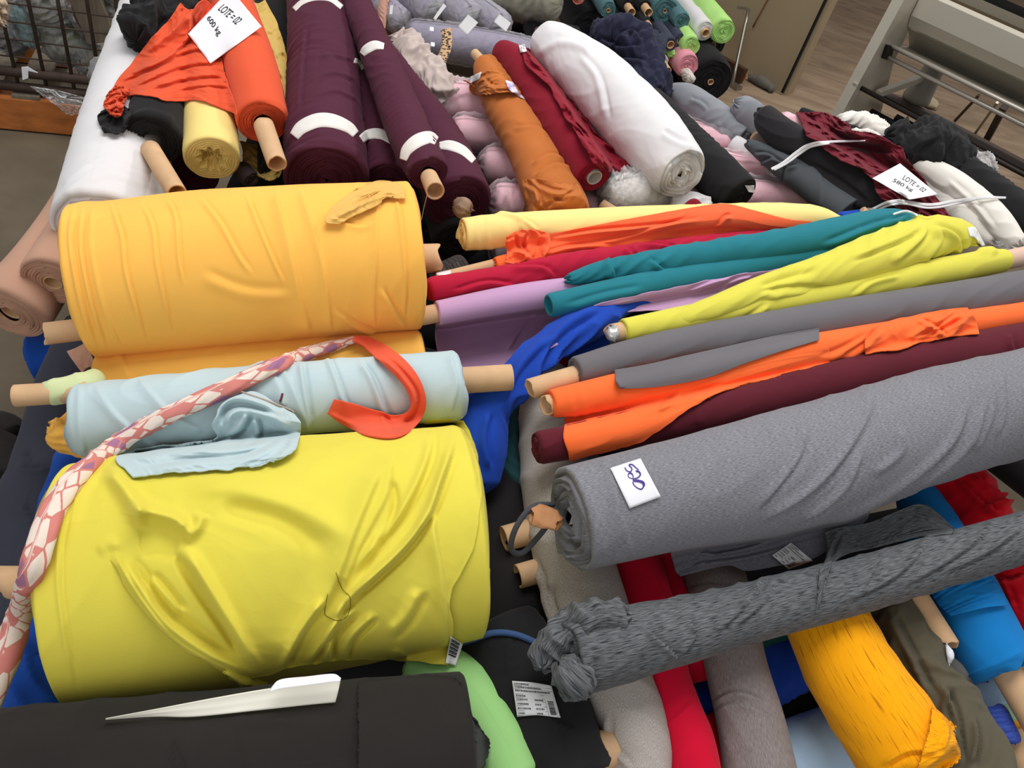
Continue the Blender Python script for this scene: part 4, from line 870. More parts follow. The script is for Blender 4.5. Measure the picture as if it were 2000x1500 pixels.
t = R('cream roll emerging from under the black cloth, right edge', [(1772, 308, 14), (1832, 340, 24), (1890, 383, 28), (1940, 430, 30), (1988, 478, 18)], CREAM, h=[.02, .02, .02, .02, .02], nu=100, nv=60, ends=('p', 'p'), wr=[('d', .003, 6, 2)], folds=[('p', 5, .008, [(1850, 345), (1900, 390), (1950, 450)])])
t = R('cream roll with a twisted plastic tip beside the lower strap', [(1790, 350, 18), (1845, 387, 25), (1892, 432, 27), (1940, 472, 20)], CREAM, h=[-.03, -.03, -.02, -.02], nu=100, nv=60, ends=('p', 'p'), wr=[('d', .003, 6, 2)])
R('clear plastic twist at the tip of the cream roll', [(1948, 478, 10), (1962, 486, 8), (1966, 492, 9)], FILM3, h=[.0, .0, .0], ends=('p', 'p'), nu=20, nv=20, name='plastic_twist', cat='plastic', part='plastic_twist', wr=[('d', .006, 22, 3)])
R('cream cloth folded at the back behind the maroon cloth', [(1640, 232, 12), (1680, 240, 22), (1720, 262, 22), (1738, 272, 10)], CREAM, h=[.0, 0, 0, 0], ends=('p', 'p'), nu=60, nv=40, wr=[('d', .008, 8, 3)], name='draped_cloth', cat='fabric')
R('small cream cloth corner tucked beside the maroon cloth', [(1660, 258, 8), (1690, 265, 12), (1715, 272, 8)], CREAM, h=[.05, .05, .05], ends=('p', 'p'), nu=40, nv=30, wr=[('d', .008, 10, 3)], name='draped_cloth', cat='fabric')
R('black roll end behind the maroon cloth, far right back', [(1560, 220, 12), (1700, 290, 30)], BLK, h=[-.02, -.05])
R('black roll running under the cream rolls at the right edge', [(1780, 310, 40), (1900, 380, 40), (2060, 500, 40)], BLK, h=[-.06, -.06, -.06])
R('black roll along the far right edge of the heap', [(1870, 330, 34), (1950, 390, 38), (2060, 470, 40)], BLK, h=[.02, .02, .02], wr=[('d', .005, 5, 3)])
R('black cloth heaped beside the machine at the right', [(1738, 268, 20), (1785, 280, 38), (1838, 290, 42), (1880, 322, 22)], BLK, h=[.05, .05, .05, .04], ends=('p', 'p'), nu=110, nv=90, sq=.8, wr=[('k', .045, 6, 1), ('k', .010, 18, 1)], name='draped_cloth', cat='fabric')
D([[(1555, 222), (1600, 218), (1650, 238), (1662, 250)], [(1575, 250), (1610, 245), (1650, 255), (1668, 262)], [(1580, 268), (1640, 280), (1700, 262), (1745, 280)], [(1620, 295), (1670, 300), (1720, 290), (1765, 305)], [(1660, 320), (1700, 325), (1740, 320), (1785, 330)], [(1700, 350), (1745, 350), (1790, 340), (1800, 352)], [(1720, 380), (1770, 385), (1820, 392), (1840, 398)], [(1770, 425), (1810, 430), (1850, 435), (1870, 432)]], MAR, nx=90, ny=150, it=30, h=-.02, edge=3.5, wr=[('k', .034, 8, 1)], name='draped_cloth', label='maroon cloth heaped over pink and cream rolls', lift=.022,
  folds=[('p', 5, .018, [(1590, 262), (1640, 270), (1700, 275)]), ('p', 4, .016, [(1600, 280), (1650, 285), (1710, 295)]), ('p', 4, .016, [(1630, 300), (1680, 295), (1750, 300)]), ('p', 5, .012, [(1690, 310), (1680, 340), (1700, 365)]), ('r', 5, .014, [(1655, 250), (1690, 275), (1700, 290)]), ('p', 5, .01, [(1740, 330), (1720, 345), (1715, 365)]), ('p', 5, .01, [(1640, 235), (1620, 255), (1600, 262)])])
wrapped('clear plastic bag of white scraps beside the black cloth', [(1880, 312, 18), (1905, 325, 24), (1930, 345, 16)], fab('white_scraps', (214, 206, 200), kind='h', c2=(150, 140, 140), scale=(60, 60)), FILM3, h=[.02, .02, .02], wr=(('d', .014, 14, 4), ('r', .01, 20, 3)))
# lot papers
def lot(label, quad, q1, q2, kg, it=200, h=.0, lift=.004):
    Q = quad; t = Thing('paper_sign', label, 'paper sign')
    D([[Q[0], Q[1]], [tuple((np.array(Q[0]) + Q[3]) / 2), tuple((np.array(Q[1]) + Q[2]) / 2)], [Q[3], Q[2]]], M_PAPER, nx=24, ny=30, it=it, thing=t, part='sheet', h=h, lift=lift, thick=.0006, post=20)
    so = [SOLIDS[-1]]
    stamp(t, 'lot_lettering', textpolys('LOTE = 02', .3, .008), q1, M_INK, solids=so, label='black italic lettering LOTE = 02')
    stamp(t, 'weight_lettering', textpolys(kg, 0, .014), q2, M_INK, solids=so, label='bold black lettering ' + kg)
lot('white paper sign reading LOTE = 02 600 kg on the orange roll', [(450, -22), (511, 52), (411, 124), (367, 66)], [(436, 6), (474, 37), (461, 49), (425, 19)], [(410, 29), (434, 61), (424, 73), (401, 39)], '600 kg', h=.10)
lot('white paper sign reading LOTE = 02 580 kg on maroon cloth', [(1758, 319), (1832, 380), (1776, 390), (1704, 348)], [(1766, 340), (1810, 370), (1804, 376), (1762, 350)], [(1747, 348), (1785, 369), (1780, 376), (1741, 356)], '580 kg', h=.02)
# white straps
M_STRAP = simple('white_strap', (228, 226, 226), .5)
t = Thing('strap', 'white tape strap looping from the pink roll to maroon cloth', 'strap')
ribbon([(1507, 330), (1530, 318), (1555, 298), (1580, 283), (1620, 277), (1690, 275)], [5, 6, 6, 6, 5, 3], M_STRAP, thing=t, part='strap', it=80, lift=.012, thick=.0015, n=80, h=0); ribbon([(1512, 332), (1538, 318), (1562, 300), (1584, 287), (1620, 280)], [4, 4, 5, 4, 3], M_STRAP, thing=t, part='strap', it=80, lift=.014, thick=.0015, n=60, h=0)
t = Thing('strap', 'doubled white tape strap over maroon and cream rolls', 'strap')
ribbon([(1704, 408), (1735, 395), (1765, 393), (1815, 400), (1870, 392), (1920, 386), (1965, 386)], [4, 6, 6, 6, 6, 6, 4], M_STRAP, thing=t, part='strap', it=80, lift=.012, thick=.0015, n=90, h=0); ribbon([(1708, 412), (1740, 400), (1770, 398), (1815, 406), (1870, 398), (1905, 390)], 4, M_STRAP, thing=t, part='strap', it=80, lift=.014, thick=.0015, n=80, h=0)

# ================================================================ front right of the heap: what lies underneath
YEL = fab('lemon_yellow', (222, 208, 78), var=.035)
AMB = fab('amber_jersey', (252, 190, 88), var=.03)
LBLUE = fab('pale_aqua', (184, 202, 205), var=.04)
PGRN = fab('pale_green', (206, 216, 164), var=.04)
ROYAL = fab('royal_blue', (24, 72, 160), var=.06)
ROYAL2 = fab('royal_blue_drape', (30, 70, 172), var=.06)
LIL = fab('lilac_jersey', (190, 150, 186), var=.04)
TEAL = fab('teal_jersey', (36, 118, 130), var=.05)
YG = fab('yellow_green', (216, 208, 82), var=.035)
CHG = fab('warm_charcoal', (108, 105, 108), var=.04)
ORG = fab('bright_orange', (252, 112, 54), var=.03)
ORG2 = fab('coral_orange', (244, 104, 62), var=.04)
CRIM = fab('crimson_jersey', (178, 26, 56), var=.05)
WINE = fab('wine_jersey', (92, 28, 40), var=.06)
HEA = fab('grey_melange', (146, 146, 151), kind='h', c2=(102, 102, 108), scale=(110, 800), var=.04, lo=.36, hi=.66)
SLUB = fab('dark_slub_knit', (108, 110, 112), kind='h', c2=(46, 47, 50), scale=(44, 560), var=.08, lo=.34, hi=.58, weave=.4)
PHEA = fab('pale_melange', (186, 179, 172), kind='h', c2=(160, 150, 142), scale=(260, 520), var=.04)
RED = fab('bright_red', (205, 12, 48), var=.05)
RED2 = fab('true_red', (186, 8, 26), var=.05)
TAUPE = fab('taupe_melange', (142, 132, 128), kind='h', c2=(118, 108, 106), scale=(90, 600), var=.06)
ASLUB = fab('amber_slub', (250, 168, 10), kind='h', c2=(176, 104, 6), scale=(14, 300), var=.04, lo=.30, hi=.44)
OLIVE = fab('olive_brown', (92, 86, 70), var=.08)
AZURE = fab('azure_blue', (22, 122, 192), var=.05)
SKY = fab('sky_blue', (172, 198, 222), var=.04)
DBRN = fab('brown_black_mesh', (36, 33, 34), var=.16)
MINT = fab('mint_green', (160, 212, 132), var=.04)
DTEAL = fab('deep_teal_shade', (38, 74, 78), var=.1)
# deep layer
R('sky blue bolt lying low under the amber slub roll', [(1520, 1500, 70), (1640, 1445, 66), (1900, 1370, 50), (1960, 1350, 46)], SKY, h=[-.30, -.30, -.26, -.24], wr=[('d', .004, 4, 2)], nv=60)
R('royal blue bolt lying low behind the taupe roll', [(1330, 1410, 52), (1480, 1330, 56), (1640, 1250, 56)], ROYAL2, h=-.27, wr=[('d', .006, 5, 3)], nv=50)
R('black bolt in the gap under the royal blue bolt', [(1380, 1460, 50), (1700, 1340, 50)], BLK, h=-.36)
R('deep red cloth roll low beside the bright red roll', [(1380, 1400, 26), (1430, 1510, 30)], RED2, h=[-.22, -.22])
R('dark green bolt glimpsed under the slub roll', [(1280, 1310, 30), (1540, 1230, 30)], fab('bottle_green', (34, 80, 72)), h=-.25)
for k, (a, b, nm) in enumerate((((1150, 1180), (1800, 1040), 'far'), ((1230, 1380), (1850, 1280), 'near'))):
    R('added black bolt darkening the gaps under the crossing grey rolls, %s one' % nm, [(*a, 60), (*b, 55)], BLK, h=-.40)  # deep filler bolts, added so the gaps above read as dark
R('added black bolt darkening the gap beside the yellow roll', [(1000, 820, 60), (985, 1000, 62), (1030, 1250, 60)], BLK, h=-.32)  # added black filler that keeps this gap dark
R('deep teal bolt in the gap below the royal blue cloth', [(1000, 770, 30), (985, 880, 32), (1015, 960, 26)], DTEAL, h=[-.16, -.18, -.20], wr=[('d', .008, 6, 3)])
t = Thing('cardboard_tube', 'frayed tan tube end deep below the deep teal bolt', 'tube'); corepx(t, (1016, 930, 15), (1014, 985, 13), -.21, wave=.012)
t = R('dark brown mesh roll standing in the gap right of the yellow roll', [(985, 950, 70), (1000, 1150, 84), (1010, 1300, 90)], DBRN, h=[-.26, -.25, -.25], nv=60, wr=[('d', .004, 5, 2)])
for a, b, nm in (((1045, 1035, 25), (985, 1052, 25), 'upper'), ((1075, 1108, 24), (1012, 1126, 24), 'lower')):
    t = Thing('cardboard_tube', 'tan tube end poking out left of the pale grey roll, %s one' % nm, 'tube'); corepx(t, a, b, -.13)
t = Thing('cardboard_tube', 'tan tube end at the bottom edge beside the pale grey roll', 'tube'); corepx(t, (1240, 1445, 36), (1105, 1490, 38), [-.13, -.08])
# black roll with printed label and blue piping
t = R('black roll with a printed label and blue piping, bottom middle', [(960, 1240, 100), (1040, 1380, 105), (1105, 1540, 105)], fab('black_label_roll', (34, 33, 34), var=.18), h=[-.14, -.13, -.12], nu=90, nv=80, wr=[('d', .005, 4, 3)], folds=[('s', 7, .010, [(985, 1320), (982, 1400), (985, 1430)]), ('s', 6, .008, [(1060, 1400), (1110, 1420), (1130, 1440)]), ('p', 6, .006, [(1000, 1240), (1000, 1290), (1005, 1320)])])
rope([(880, 1262), (920, 1250), (965, 1236), (1010, 1240), (1062, 1262)], 6, fab('denim_blue', (62, 88, 130)), thing=t, part='piping', sink=.1, smooth=40, n=50, plabel='denim blue piping')
LQ = [(1000, 1330), (1077, 1339), (1095, 1402), (1010, 1400)]
D([[LQ[0], (1040, 1333), LQ[1]], [LQ[3], (1050, 1397), LQ[2]]], M_LABEL, nx=16, ny=16, it=20, thing=t, part='printed_label', thick=.0006, lift=.002); pl_ = len(t.parts) - 1; so = [SOLIDS[-1]]
def printlabel(t, quad, parent, so):
    rs = random.Random(4); P = []
    for y in (.10, .20, .34, .44, .54, .68, .82): P.append(rect(.03, y, .74 if y > .3 else .97, y + .008))
    P += [rect(.42, .56, .43, .96), rect(.74, .46, .745, .96), rect(.03, .965, .97, .975)]
    for y, x1 in ((.03, .4), (.125, .7), (.225, .9), (.37, .25), (.47, .3), (.47, .7), (.60, .3), (.60, .62), (.73, .35), (.73, .66), (.87, .2), (.87, .6)):
        x = .05 if x1 < .55 or y < .3 else .48
        while x < x1:
            w_ = rs.uniform(.012, .03); P.append(rect(x, y, x + w_, y + .05)); x += w_ + .012
    y = .5
    while y < .93:
        w_ = rs.choice([.008, .014, .022]); P.append(rect(.79, y, .93, y + w_)); y += w_ + rs.choice([.008, .014])
    stamp(t, 'label_print', P, quad, simple('grey_ink', (50, 50, 52), .6), parent=parent, solids=so, eps=.0008)
printlabel(t, LQ, pl_, so)
# light green roll
R('light mint green roll running down under the black roll end', [(790, 1310, 50), (880, 1330, 62), (960, 1430, 62), (1010, 1530, 60)], MINT, h=[-.09, -.09, -.085, -.08], nu=90, nv=60, wr=[('d', .003, 5, 2)])
R('charcoal cloth edge between mint green and black label roll', [(905, 1250, 20), (925, 1300, 26), (945, 1350, 20)], CHAR, h=[-.09, -.09, -.09], wr=[('d', .004, 5, 3)])
# vertical rolls
R('pale grey melange roll crossing beneath the grey 520 roll', [(1062, 730, 46), (1075, 850, 62), (1092, 980, 72), (1128, 1120, 78), (1190, 1300, 74), (1240, 1420, 66), (1262, 1530, 52)], PHEA, h=[-.14, -.13, -.12, -.11, -.11, -.11, -.11], nu=170, nv=80, wr=[('d', .004, 4, 2)],
  folds=[('p', 6, .008, [(1040, 1080), (1085, 1200), (1110, 1290)]), ('p', 6, .007, [(1190, 1390), (1195, 1450), (1240, 1500)]), ('p', 5, .007, [(1150, 1400), (1180, 1470), (1215, 1500)]), ('p', 6, .007, [(1080, 1120), (1075, 1180), (1100, 1230)])])
R('deep pink red roll behind, right of the bright red roll', [(1288, 1060, 26), (1325, 1180, 28), (1372, 1330, 30)], RED, h=[-.16, -.17, -.19], wr=[('d', .004, 6, 3)])
R('bright red roll running down beside the pale grey roll', [(1232, 1060, 48), (1264, 1180, 52), (1305, 1340, 48), (1345, 1450, 50), (1362, 1530, 50)], RED, h=[-.12, -.11, -.11, -.11, -.11], nu=120, nv=70, wr=[('d', .002, 5, 2)], folds=[('s', 5, .005, [(1268, 1100), (1300, 1180), (1310, 1220)]), ('s', 4, .006, [(1285, 1425), (1320, 1400), (1350, 1370)])])
R('taupe melange roll running down to the bottom edge', [(1370, 1040, 54), (1402, 1150, 60), (1437, 1300, 60), (1468, 1420, 66), (1490, 1540, 72)], TAUPE, h=[-.14, -.13, -.12, -.12, -.12], nu=130, nv=80, wr=[('d', .003, 4, 2)], folds=[('p', 5, .008, [(1390, 1370), (1440, 1350), (1500, 1370)]), ('p', 5, .006, [(1390, 1390), (1440, 1372), (1515, 1400)]), ('p', 5, .005, [(1340, 1150), (1390, 1140), (1450, 1150)])])
R('amber slub roll with a frayed end at the bottom edge', [(1596, 1172, 72), (1612, 1206, 79), (1662, 1310, 88), (1735, 1420, 96), (1785, 1500, 96)], ASLUB, h=[-.09, -.08, -.07, -.065, -.06], nu=140, nv=90, ends=('f', 's'), endwave=.012, wr=[('d', .0025, 4, 2)], folds=[('p', 7, .012, [(1825, 1385), (1850, 1430), (1840, 1470)]), ('p', 6, .008, [(1840, 1480), (1780, 1470), (1720, 1500)]), ('r', 6, .010, [(1860, 1440), (1830, 1480), (1770, 1500)])])
D([[(1822, 1378), (1845, 1398), (1866, 1420)], [(1815, 1430), (1845, 1440), (1866, 1440)], [(1800, 1480), (1850, 1475), (1877, 1472)], [(1790, 1515), (1840, 1505), (1868, 1490)]], ASLUB, nx=50, ny=60, it=10, thing=THINGS[-1], part='loose_end', lift=.012, jag=.9, wr=[('d', .006, 8, 3)], h=-.05)
R('olive brown rumpled roll beside the amber slub roll', [(1722, 1140, 42), (1762, 1230, 50), (1812, 1330, 56), (1872, 1430, 62), (1925, 1540, 62)], OLIVE, h=[-.12, -.11, -.11, -.10, -.10], nu=150, nv=100, wr=[('k', .018, 8, 1)], folds=[('p', 8, .016, [(1735, 1180), (1790, 1290), (1830, 1370)]), ('p', 7, .016, [(1840, 1330), (1870, 1400), (1880, 1500)]), ('p', 7, .014, [(1860, 1340), (1850, 1390), (1880, 1450)]), ('p', 6, .012, [(1905, 1400), (1910, 1450), (1900, 1500)])])
t = Thing('cardboard_tube', 'peeling tan tube lying between olive and azure rolls', 'tube'); corepx(t, (1770, 1130, 20), (1853, 1262, 21), -.07, wave=.008)
X = np.array([pt(1850, 1262, -.05), pt(1856, 1278, -.05), pt(1854, 1296, -.06)]); V, f, uv = tube(X, [.004, .008, .003], 16, 10, ('p', 'p'), wr=[('d', .003, 30, 3)]); t.add('paper_tape', V, f, M_PAPER, uv)
R('grey scrap under the azure roll by the tan tube', [(1845, 1290, 16), (1880, 1318, 18), (1920, 1326, 8)], fab('grey_scrap_cloth', (110, 106, 104)), h=-.14, ends=('p', 'p'), name='fabric_scrap', cat='fabric')
R('red roll seen above and below the slub roll, right edge', [(1835, 905, 58), (1895, 1010, 66), (1960, 1120, 66), (2040, 1240, 66)], RED2, h=[-.10, -.12, -.13, -.14], nu=150, nv=100, ends=('f', 'f'), wr=[('k', .014, 8, 1)], folds=[('p', 6, .016, [(1870, 930), (1930, 990), (1960, 1000)]), ('p', 5, .014, [(1900, 920), (1940, 960), (1990, 960)]), ('p', 5, .014, [(1910, 1000), (1940, 980), (1990, 975)]), ('p', 5, .016, [(1960, 1120), (1980, 1170), (1990, 1200)]), ('p', 5, .016, [(1930, 1120), (1970, 1130), (2000, 1120)])])
R('black roll behind the red roll at the right edge', [(1930, 880, 30), (2050, 960, 40)], BLK, h=-.16)
t = R('azure blue roll with a folded flap and tan core, right edge', [(1790, 960, 40), (1830, 1060, 58), (1880, 1160, 66), (1935, 1270, 68), (1958, 1312, 64)], AZURE, h=[-.13, -.12, -.11, -.11, -.11], nu=120, nv=80, ends=('f', 's'), endwave=.012, wr=[('d', .003, 4, 2)], folds=[('s', 5, .006, [(1870, 1330), (1930, 1300), (2000, 1265)])])
corepx(t, (1962, 1305, 28), (2030, 1420, 29), [-.11, -.11])
D([[(1812, 1150), (1870, 1128), (1930, 1125)], [(1832, 1180), (1890, 1160), (1955, 1150)], [(1858, 1203), (1920, 1188), (1968, 1182)]], AZURE, nx=50, ny=36, it=14, thing=t, part='folded_flap', lift=.014, wr=[('d', .005, 7, 3)])
R('pale mint bolt end at the lower right corner', [(1930, 1400, 34), (2040, 1360, 34)], fab('pale_mint', (158, 196, 152)), h=-.24)
R('periwinkle ribbed roll end in the lower right corner', [(1936, 1386, 28), (1966, 1452, 29)], fab('periwinkle', (70, 92, 180), kind='h', c2=(50, 70, 150), scale=(200, 20)), h=-.18, ends=('f', 's'), endwave=.004)
t = Thing('cardboard_tube', 'tan tube at the lower right corner of the picture', 'tube'); corepx(t, (1975, 1430, 24), (2030, 1540, 25), -.19)
R('dark red bolt at the bottom right corner under the tube', [(1930, 1480, 30), (2010, 1540, 40)], RED2, h=-.30)
R('amber sliver of cloth between mint bolt and tan tube', [(1955, 1412, 10), (2010, 1412, 10)], fab('amber_sliver', (226, 150, 30)), h=-.22)

# ---------------------------------------------------------------- thin bright rolls, right
R('pale yellow thin roll with a spiral left end, farthest of the bright rolls', [(903, 458, 32), (1000, 450, 34), (1300, 436, 35), (1560, 428, 30), (1640, 436, 14)], fab('pale_yellow', (250, 222, 140), var=.02), h=[.04, .04, .045, .045, .04], nu=200, nv=80, ends=('s', 'p'), pitch=.012, amp=.010, shoulder=.006, wr=[('d', .0015, 5, 2)], folds=[('s', 5, .004, [(925, 425), (918, 455), (925, 488)]), ('s', 5, .004, [(942, 422), (935, 455), (945, 490)]), ('s', 5, .004, [(960, 420), (956, 455), (965, 490)]), ('r', 4, .008, [(965, 416), (1010, 425), (1020, 455)]), ('p', 4, .006, [(1010, 422), (1035, 435), (1050, 450)])])
t = R('orange roll with a long tan core beside the crimson roll', [(968, 522, 20), (1100, 496, 24), (1340, 470, 26), (1640, 448, 24)], ORG, h=[.01, .01, .01, .02], nu=140, nv=60, ends=('s', 'f'))
corepx(t, (985, 514, 13), (855, 546, 13), .0)
D([[(852, 532), (880, 526)], [(852, 545), (882, 538)]], M_LABEL, nx=10, ny=6, it=6, thing=t, part='paper_label', thick=.0008, lift=.003)
D([[(1060, 462), (1080, 455), (1110, 450), (1240, 425), (1370, 402), (1420, 398), (1470, 410), (1540, 428), (1585, 432)], [(1060, 480), (1090, 470), (1150, 462), (1280, 440), (1370, 432), (1440, 428), (1500, 440), (1560, 446), (1600, 446)], [(1065, 505), (1100, 500), (1200, 490), (1300, 475), (1400, 462), (1450, 460), (1500, 456), (1560, 456), (1600, 455)]], ORG2, nx=190, ny=50, it=20, thing=t, part='loose_cloth', lift=[.008, .016, .002], h=.0,
  folds=[('p', 5, .012, [(1070, 468), (1150, 452), (1280, 440), (1380, 425)]), ('p', 5, .010, [(1080, 485), (1180, 470), (1280, 445), (1360, 420)]), ('v', 7, .014, [(1300, 462), (1400, 450), (1480, 452)]), ('p', 5, .012, [(1400, 445), (1415, 425), (1430, 420)]), ('p', 5, .008, [(1060, 495), (1120, 480), (1200, 478)])])
D([[(988, 462), (1010, 452), (1030, 446), (1055, 448)], [(986, 480), (1020, 470), (1045, 465), (1072, 460)], [(988, 500), (1020, 500), (1050, 490), (1070, 490)], [(985, 512), (1020, 514), (1050, 512), (1062, 508)]], ORG2, nx=60, ny=50, it=8, thing=t, part='loose_cloth', lift=.022, h=.02, edge=3, wr=[('k', .016, 14, 1)], folds=[('r', 6, .014, [(992, 465), (998, 485), (1015, 500)]), ('p', 5, .014, [(1030, 450), (1020, 480), (1040, 508)]), ('p', 5, .014, [(1005, 460), (1012, 485), (1030, 495)])])
R('crimson roll lying between the orange and lilac rolls', [(838, 566, 24), (1000, 542, 27), (1130, 518, 28), (1350, 488, 26), (1545, 462, 20)], CRIM, h=[.04, .03, .03, .03, .03], nu=180, nv=70, ends=('s', 's'), endwave=.004, wr=[('d', .003, 7, 3)], folds=[('p', 6, .008, [(990, 520), (1060, 520), (1090, 545)]), ('p', 6, .010, [(1220, 480), (1240, 500), (1260, 512)]), ('p', 5, .007, [(880, 570), (950, 550), (1010, 556)]), ('p', 5, .008, [(1240, 475), (1300, 478), (1330, 490)])])
t = R('lilac roll with hanging lilac cloth and a tan core end', [(852, 612, 24), (1000, 584, 27), (1150, 565, 27), (1480, 535, 24)], LIL, h=[.02, .02, .02, .02], nu=150, nv=70, ends=('s', 'f'), core=dict(r=18, a=.05), shoulder=.004, folds=[('s', 3, .003, [(862, 585), (858, 610), (866, 636)])])
t = D([[(852, 622), (950, 610), (1060, 596), (1140, 600), (1180, 590)], [(850, 660), (940, 655), (1040, 640), (1100, 635), (1150, 612)], [(860, 700), (930, 710), (1000, 690), (1060, 662), (1110, 640)], [(890, 730), (930, 745), (985, 740), (1030, 700), (1085, 655)]], LIL, nx=110, ny=80, it=20, h=-.12, thing=t, part='hanging_cloth', eps=.003, lift=[-.03, -.03, -.025, -.02], folds=[('p', 7, .012, [(1140, 605), (1060, 650), (1000, 730)]), ('p', 6, .012, [(1120, 600), (1040, 625), (985, 700)]), ('r', 14, .010, [(880, 690), (960, 680), (1020, 650)]), ('v', 14, .012, [(860, 650), (940, 640), (1060, 612)])])
t = R('teal roll with a wide loose flap, left end hollow', [(1072, 597, 24), (1250, 560, 27), (1500, 515, 28), (1780, 468, 26)], TEAL, h=[.055, .055, .05, .05], nu=160, nv=70, ends=('h', 'f'), shoulder=.004, folds=[('p', 8, .006, [(1100, 600), (1180, 575), (1260, 560)])])
X, rr_ = world_path([(1112, 545, 12), (1190, 528, 22), (1350, 503, 28), (1560, 472, 32), (1720, 440, 32), (1796, 432, 14)], [.07, .075, .08, .085, .085, .08])
V, f, uv = tube(X, rr_, 160, 60, ('p', 'p'), wr=[('d', .004, 5, 3)], folds=[('p', 5, .010, [(1190, 500), (1200, 530), (1205, 548)]), ('p', 5, .008, [(1270, 505), (1290, 520), (1300, 530)]), ('p', 6, .010, [(1600, 480), (1700, 440), (1775, 420)]), ('p', 5, .010, [(1700, 470), (1760, 440), (1785, 425)]), ('r', 4, .010, [(1180, 512), (1186, 525), (1190, 545)])]); t.add('loose_flap', V, f, TEAL, uv)
tl_ = [x for x in THINGS if x.label and x.label.startswith('lilac roll')][0]
D([[(1085, 655), (1130, 612), (1190, 588), (1260, 572), (1340, 556), (1430, 538), (1530, 524)], [(1080, 662), (1150, 622), (1200, 600), (1270, 585), (1350, 572), (1440, 556), (1530, 540)], [(1060, 690), (1150, 640), (1210, 612), (1290, 606), (1360, 596), (1440, 580), (1530, 556)]], LIL, nx=150, ny=36, it=16, h=.02, thing=tl_, part='hanging_cloth', lift=[.004, .012, .02], edge=1.5, folds=[('p', 5, .010, [(1340, 570), (1390, 550), (1430, 540)]), ('p', 5, .010, [(1400, 565), (1440, 545), (1470, 538)]), ('r', 6, .010, [(1090, 655), (1180, 605), (1260, 585)])])
# royal blue cloth
t = Thing('draped_cloth', 'royal blue cloth twisting down between lilac and aqua rolls', 'fabric')
X, rr_ = world_path([(1268, 592, 14), (1220, 592, 26), (1147, 631, 40), (1056, 687, 35), (1003, 738, 37), (948, 800, 48), (934, 880, 54), (928, 945, 48)], [.02, .025, .025, .01, -.01, -.05, -.09, -.13])
V, f, uv = tube(X, rr_, 150, 80, ('p', 'p'), sq=.7, wr=[('d', .008, 4, 3)], folds=[('p', 8, .014, [(1180, 600), (1090, 660), (1030, 760)]), ('p', 8, .014, [(1080, 660), (1020, 720), (985, 790)]), ('p', 7, .014, [(1110, 690), (1040, 750), (1010, 850)]), ('p', 7, .012, [(960, 800), (950, 860), (960, 920)])]); t.add('twisted_cloth', V, f, ROYAL2, uv)
X, rr_ = world_path([(1240, 640, 16), (1180, 665, 20), (1120, 700, 18)], [-.05, -.05, -.06]); V, f, uv = tube(X, rr_, 50, 40, ('p', 'p'), wr=[('d', .006, 6, 3)]); t.add('shaded_fold', V, f, ROYAL2, uv)
R('dark red roll glimpsed in the gap below the royal blue cloth', [(1100, 700, 24), (1180, 676, 24)], fab('dark_red_gap', (120, 14, 28)), h=-.10)
R('grey bolt in the gap under the yellow green roll end', [(1150, 690, 24), (1260, 655, 24)], fab('grey_gap', (100, 98, 100)), h=-.07)
# yellow green
t = R('yellow green roll with silver tape on its left core end', [(1215, 648, 25), (1400, 612, 28), (1650, 568, 29), (1900, 518, 26), (1962, 508, 22)], YG, h=[.06, .065, .065, .07, .07], nu=170, nv=70, ends=('s', 'f'), shoulder=.006, core=dict(r=19, a=.03, wave=.006), wr=[('d', .002, 4, 2)], folds=[('p', 5, .008, [(1440, 635), (1490, 600), (1500, 590)]), ('p', 5, .008, [(1660, 580), (1700, 550), (1760, 535)]), ('r', 6, .010, [(1905, 490), (1935, 488), (1945, 500)])])
X = np.array([pt(1200, 640, .075), pt(1196, 652, .085), pt(1198, 664, .075)]); V, f, uv = tube(X, [.010, .018, .010], 20, 20, ('p', 'p'), wr=[('d', .008, 30, 3)]); t.add('silver_tape', V, f, simple('silver_tape', (206, 204, 200), .25, metal=.5), uv, label='crinkled silver tape')
corepx(t, (1945, 512, 19), (2030, 494, 19), .07, mat=simple('pinkish_cardboard', (214, 180, 160), .8), label='pinkish cardboard core end')
X, rr_ = world_path([(1290, 632, 14), (1400, 598, 24), (1500, 560, 28), (1620, 528, 38), (1730, 492, 48), (1820, 462, 46), (1880, 462, 34), (1902, 472, 14)], [.075, .09, .10, .105, .105, .10, .10, .10])
V, f, uv = tube(X, rr_, 180, 80, ('p', 'p'), sq=.8, wr=[('d', .004, 4, 3)], folds=[('p', 8, .012, [(1480, 575), (1560, 565), (1640, 570)]), ('p', 7, .012, [(1815, 438), (1800, 470), (1740, 520)]), ('p', 7, .012, [(1820, 436), (1840, 470), (1800, 520)]), ('p', 7, .012, [(1822, 436), (1870, 460), (1880, 500)]), ('p', 6, .010, [(1812, 440), (1760, 470), (1660, 510)]), ('v', 8, .012, [(1480, 560), (1520, 545), (1600, 525)])]); t.add('loose_bunch', V, f, YG, uv)
X, rr_ = world_path([(1790, 424, 6), (1806, 432, 10), (1820, 436, 12)], [.14, .14, .13]); V, f, uv = tube(X, rr_, 20, 20, ('p', 'p'), wr=[('d', .005, 20, 3)]); t.add('twisted_tail', V, f, YG, uv)
R('royal blue roll end behind the teal roll, upper right', [(1640, 430, 16), (1680, 425, 16)], ROYAL2, h=.02, ends=('p', 'f'))
t = Thing('cardboard_tube', 'tan tube with clear film poking up behind the teal roll', 'tube'); corepx(t, (1690, 430, 18), (1676, 418, 18), [.03, .04], ends=('p', 'f'))
R('clear film scrap beside the tan tube behind the teal roll', [(1695, 415, 10), (1715, 422, 12), (1735, 430, 8)], FILM3, h=.05, ends=('p', 'p'), name='plastic_scrap', cat='plastic', part='plastic_scrap')
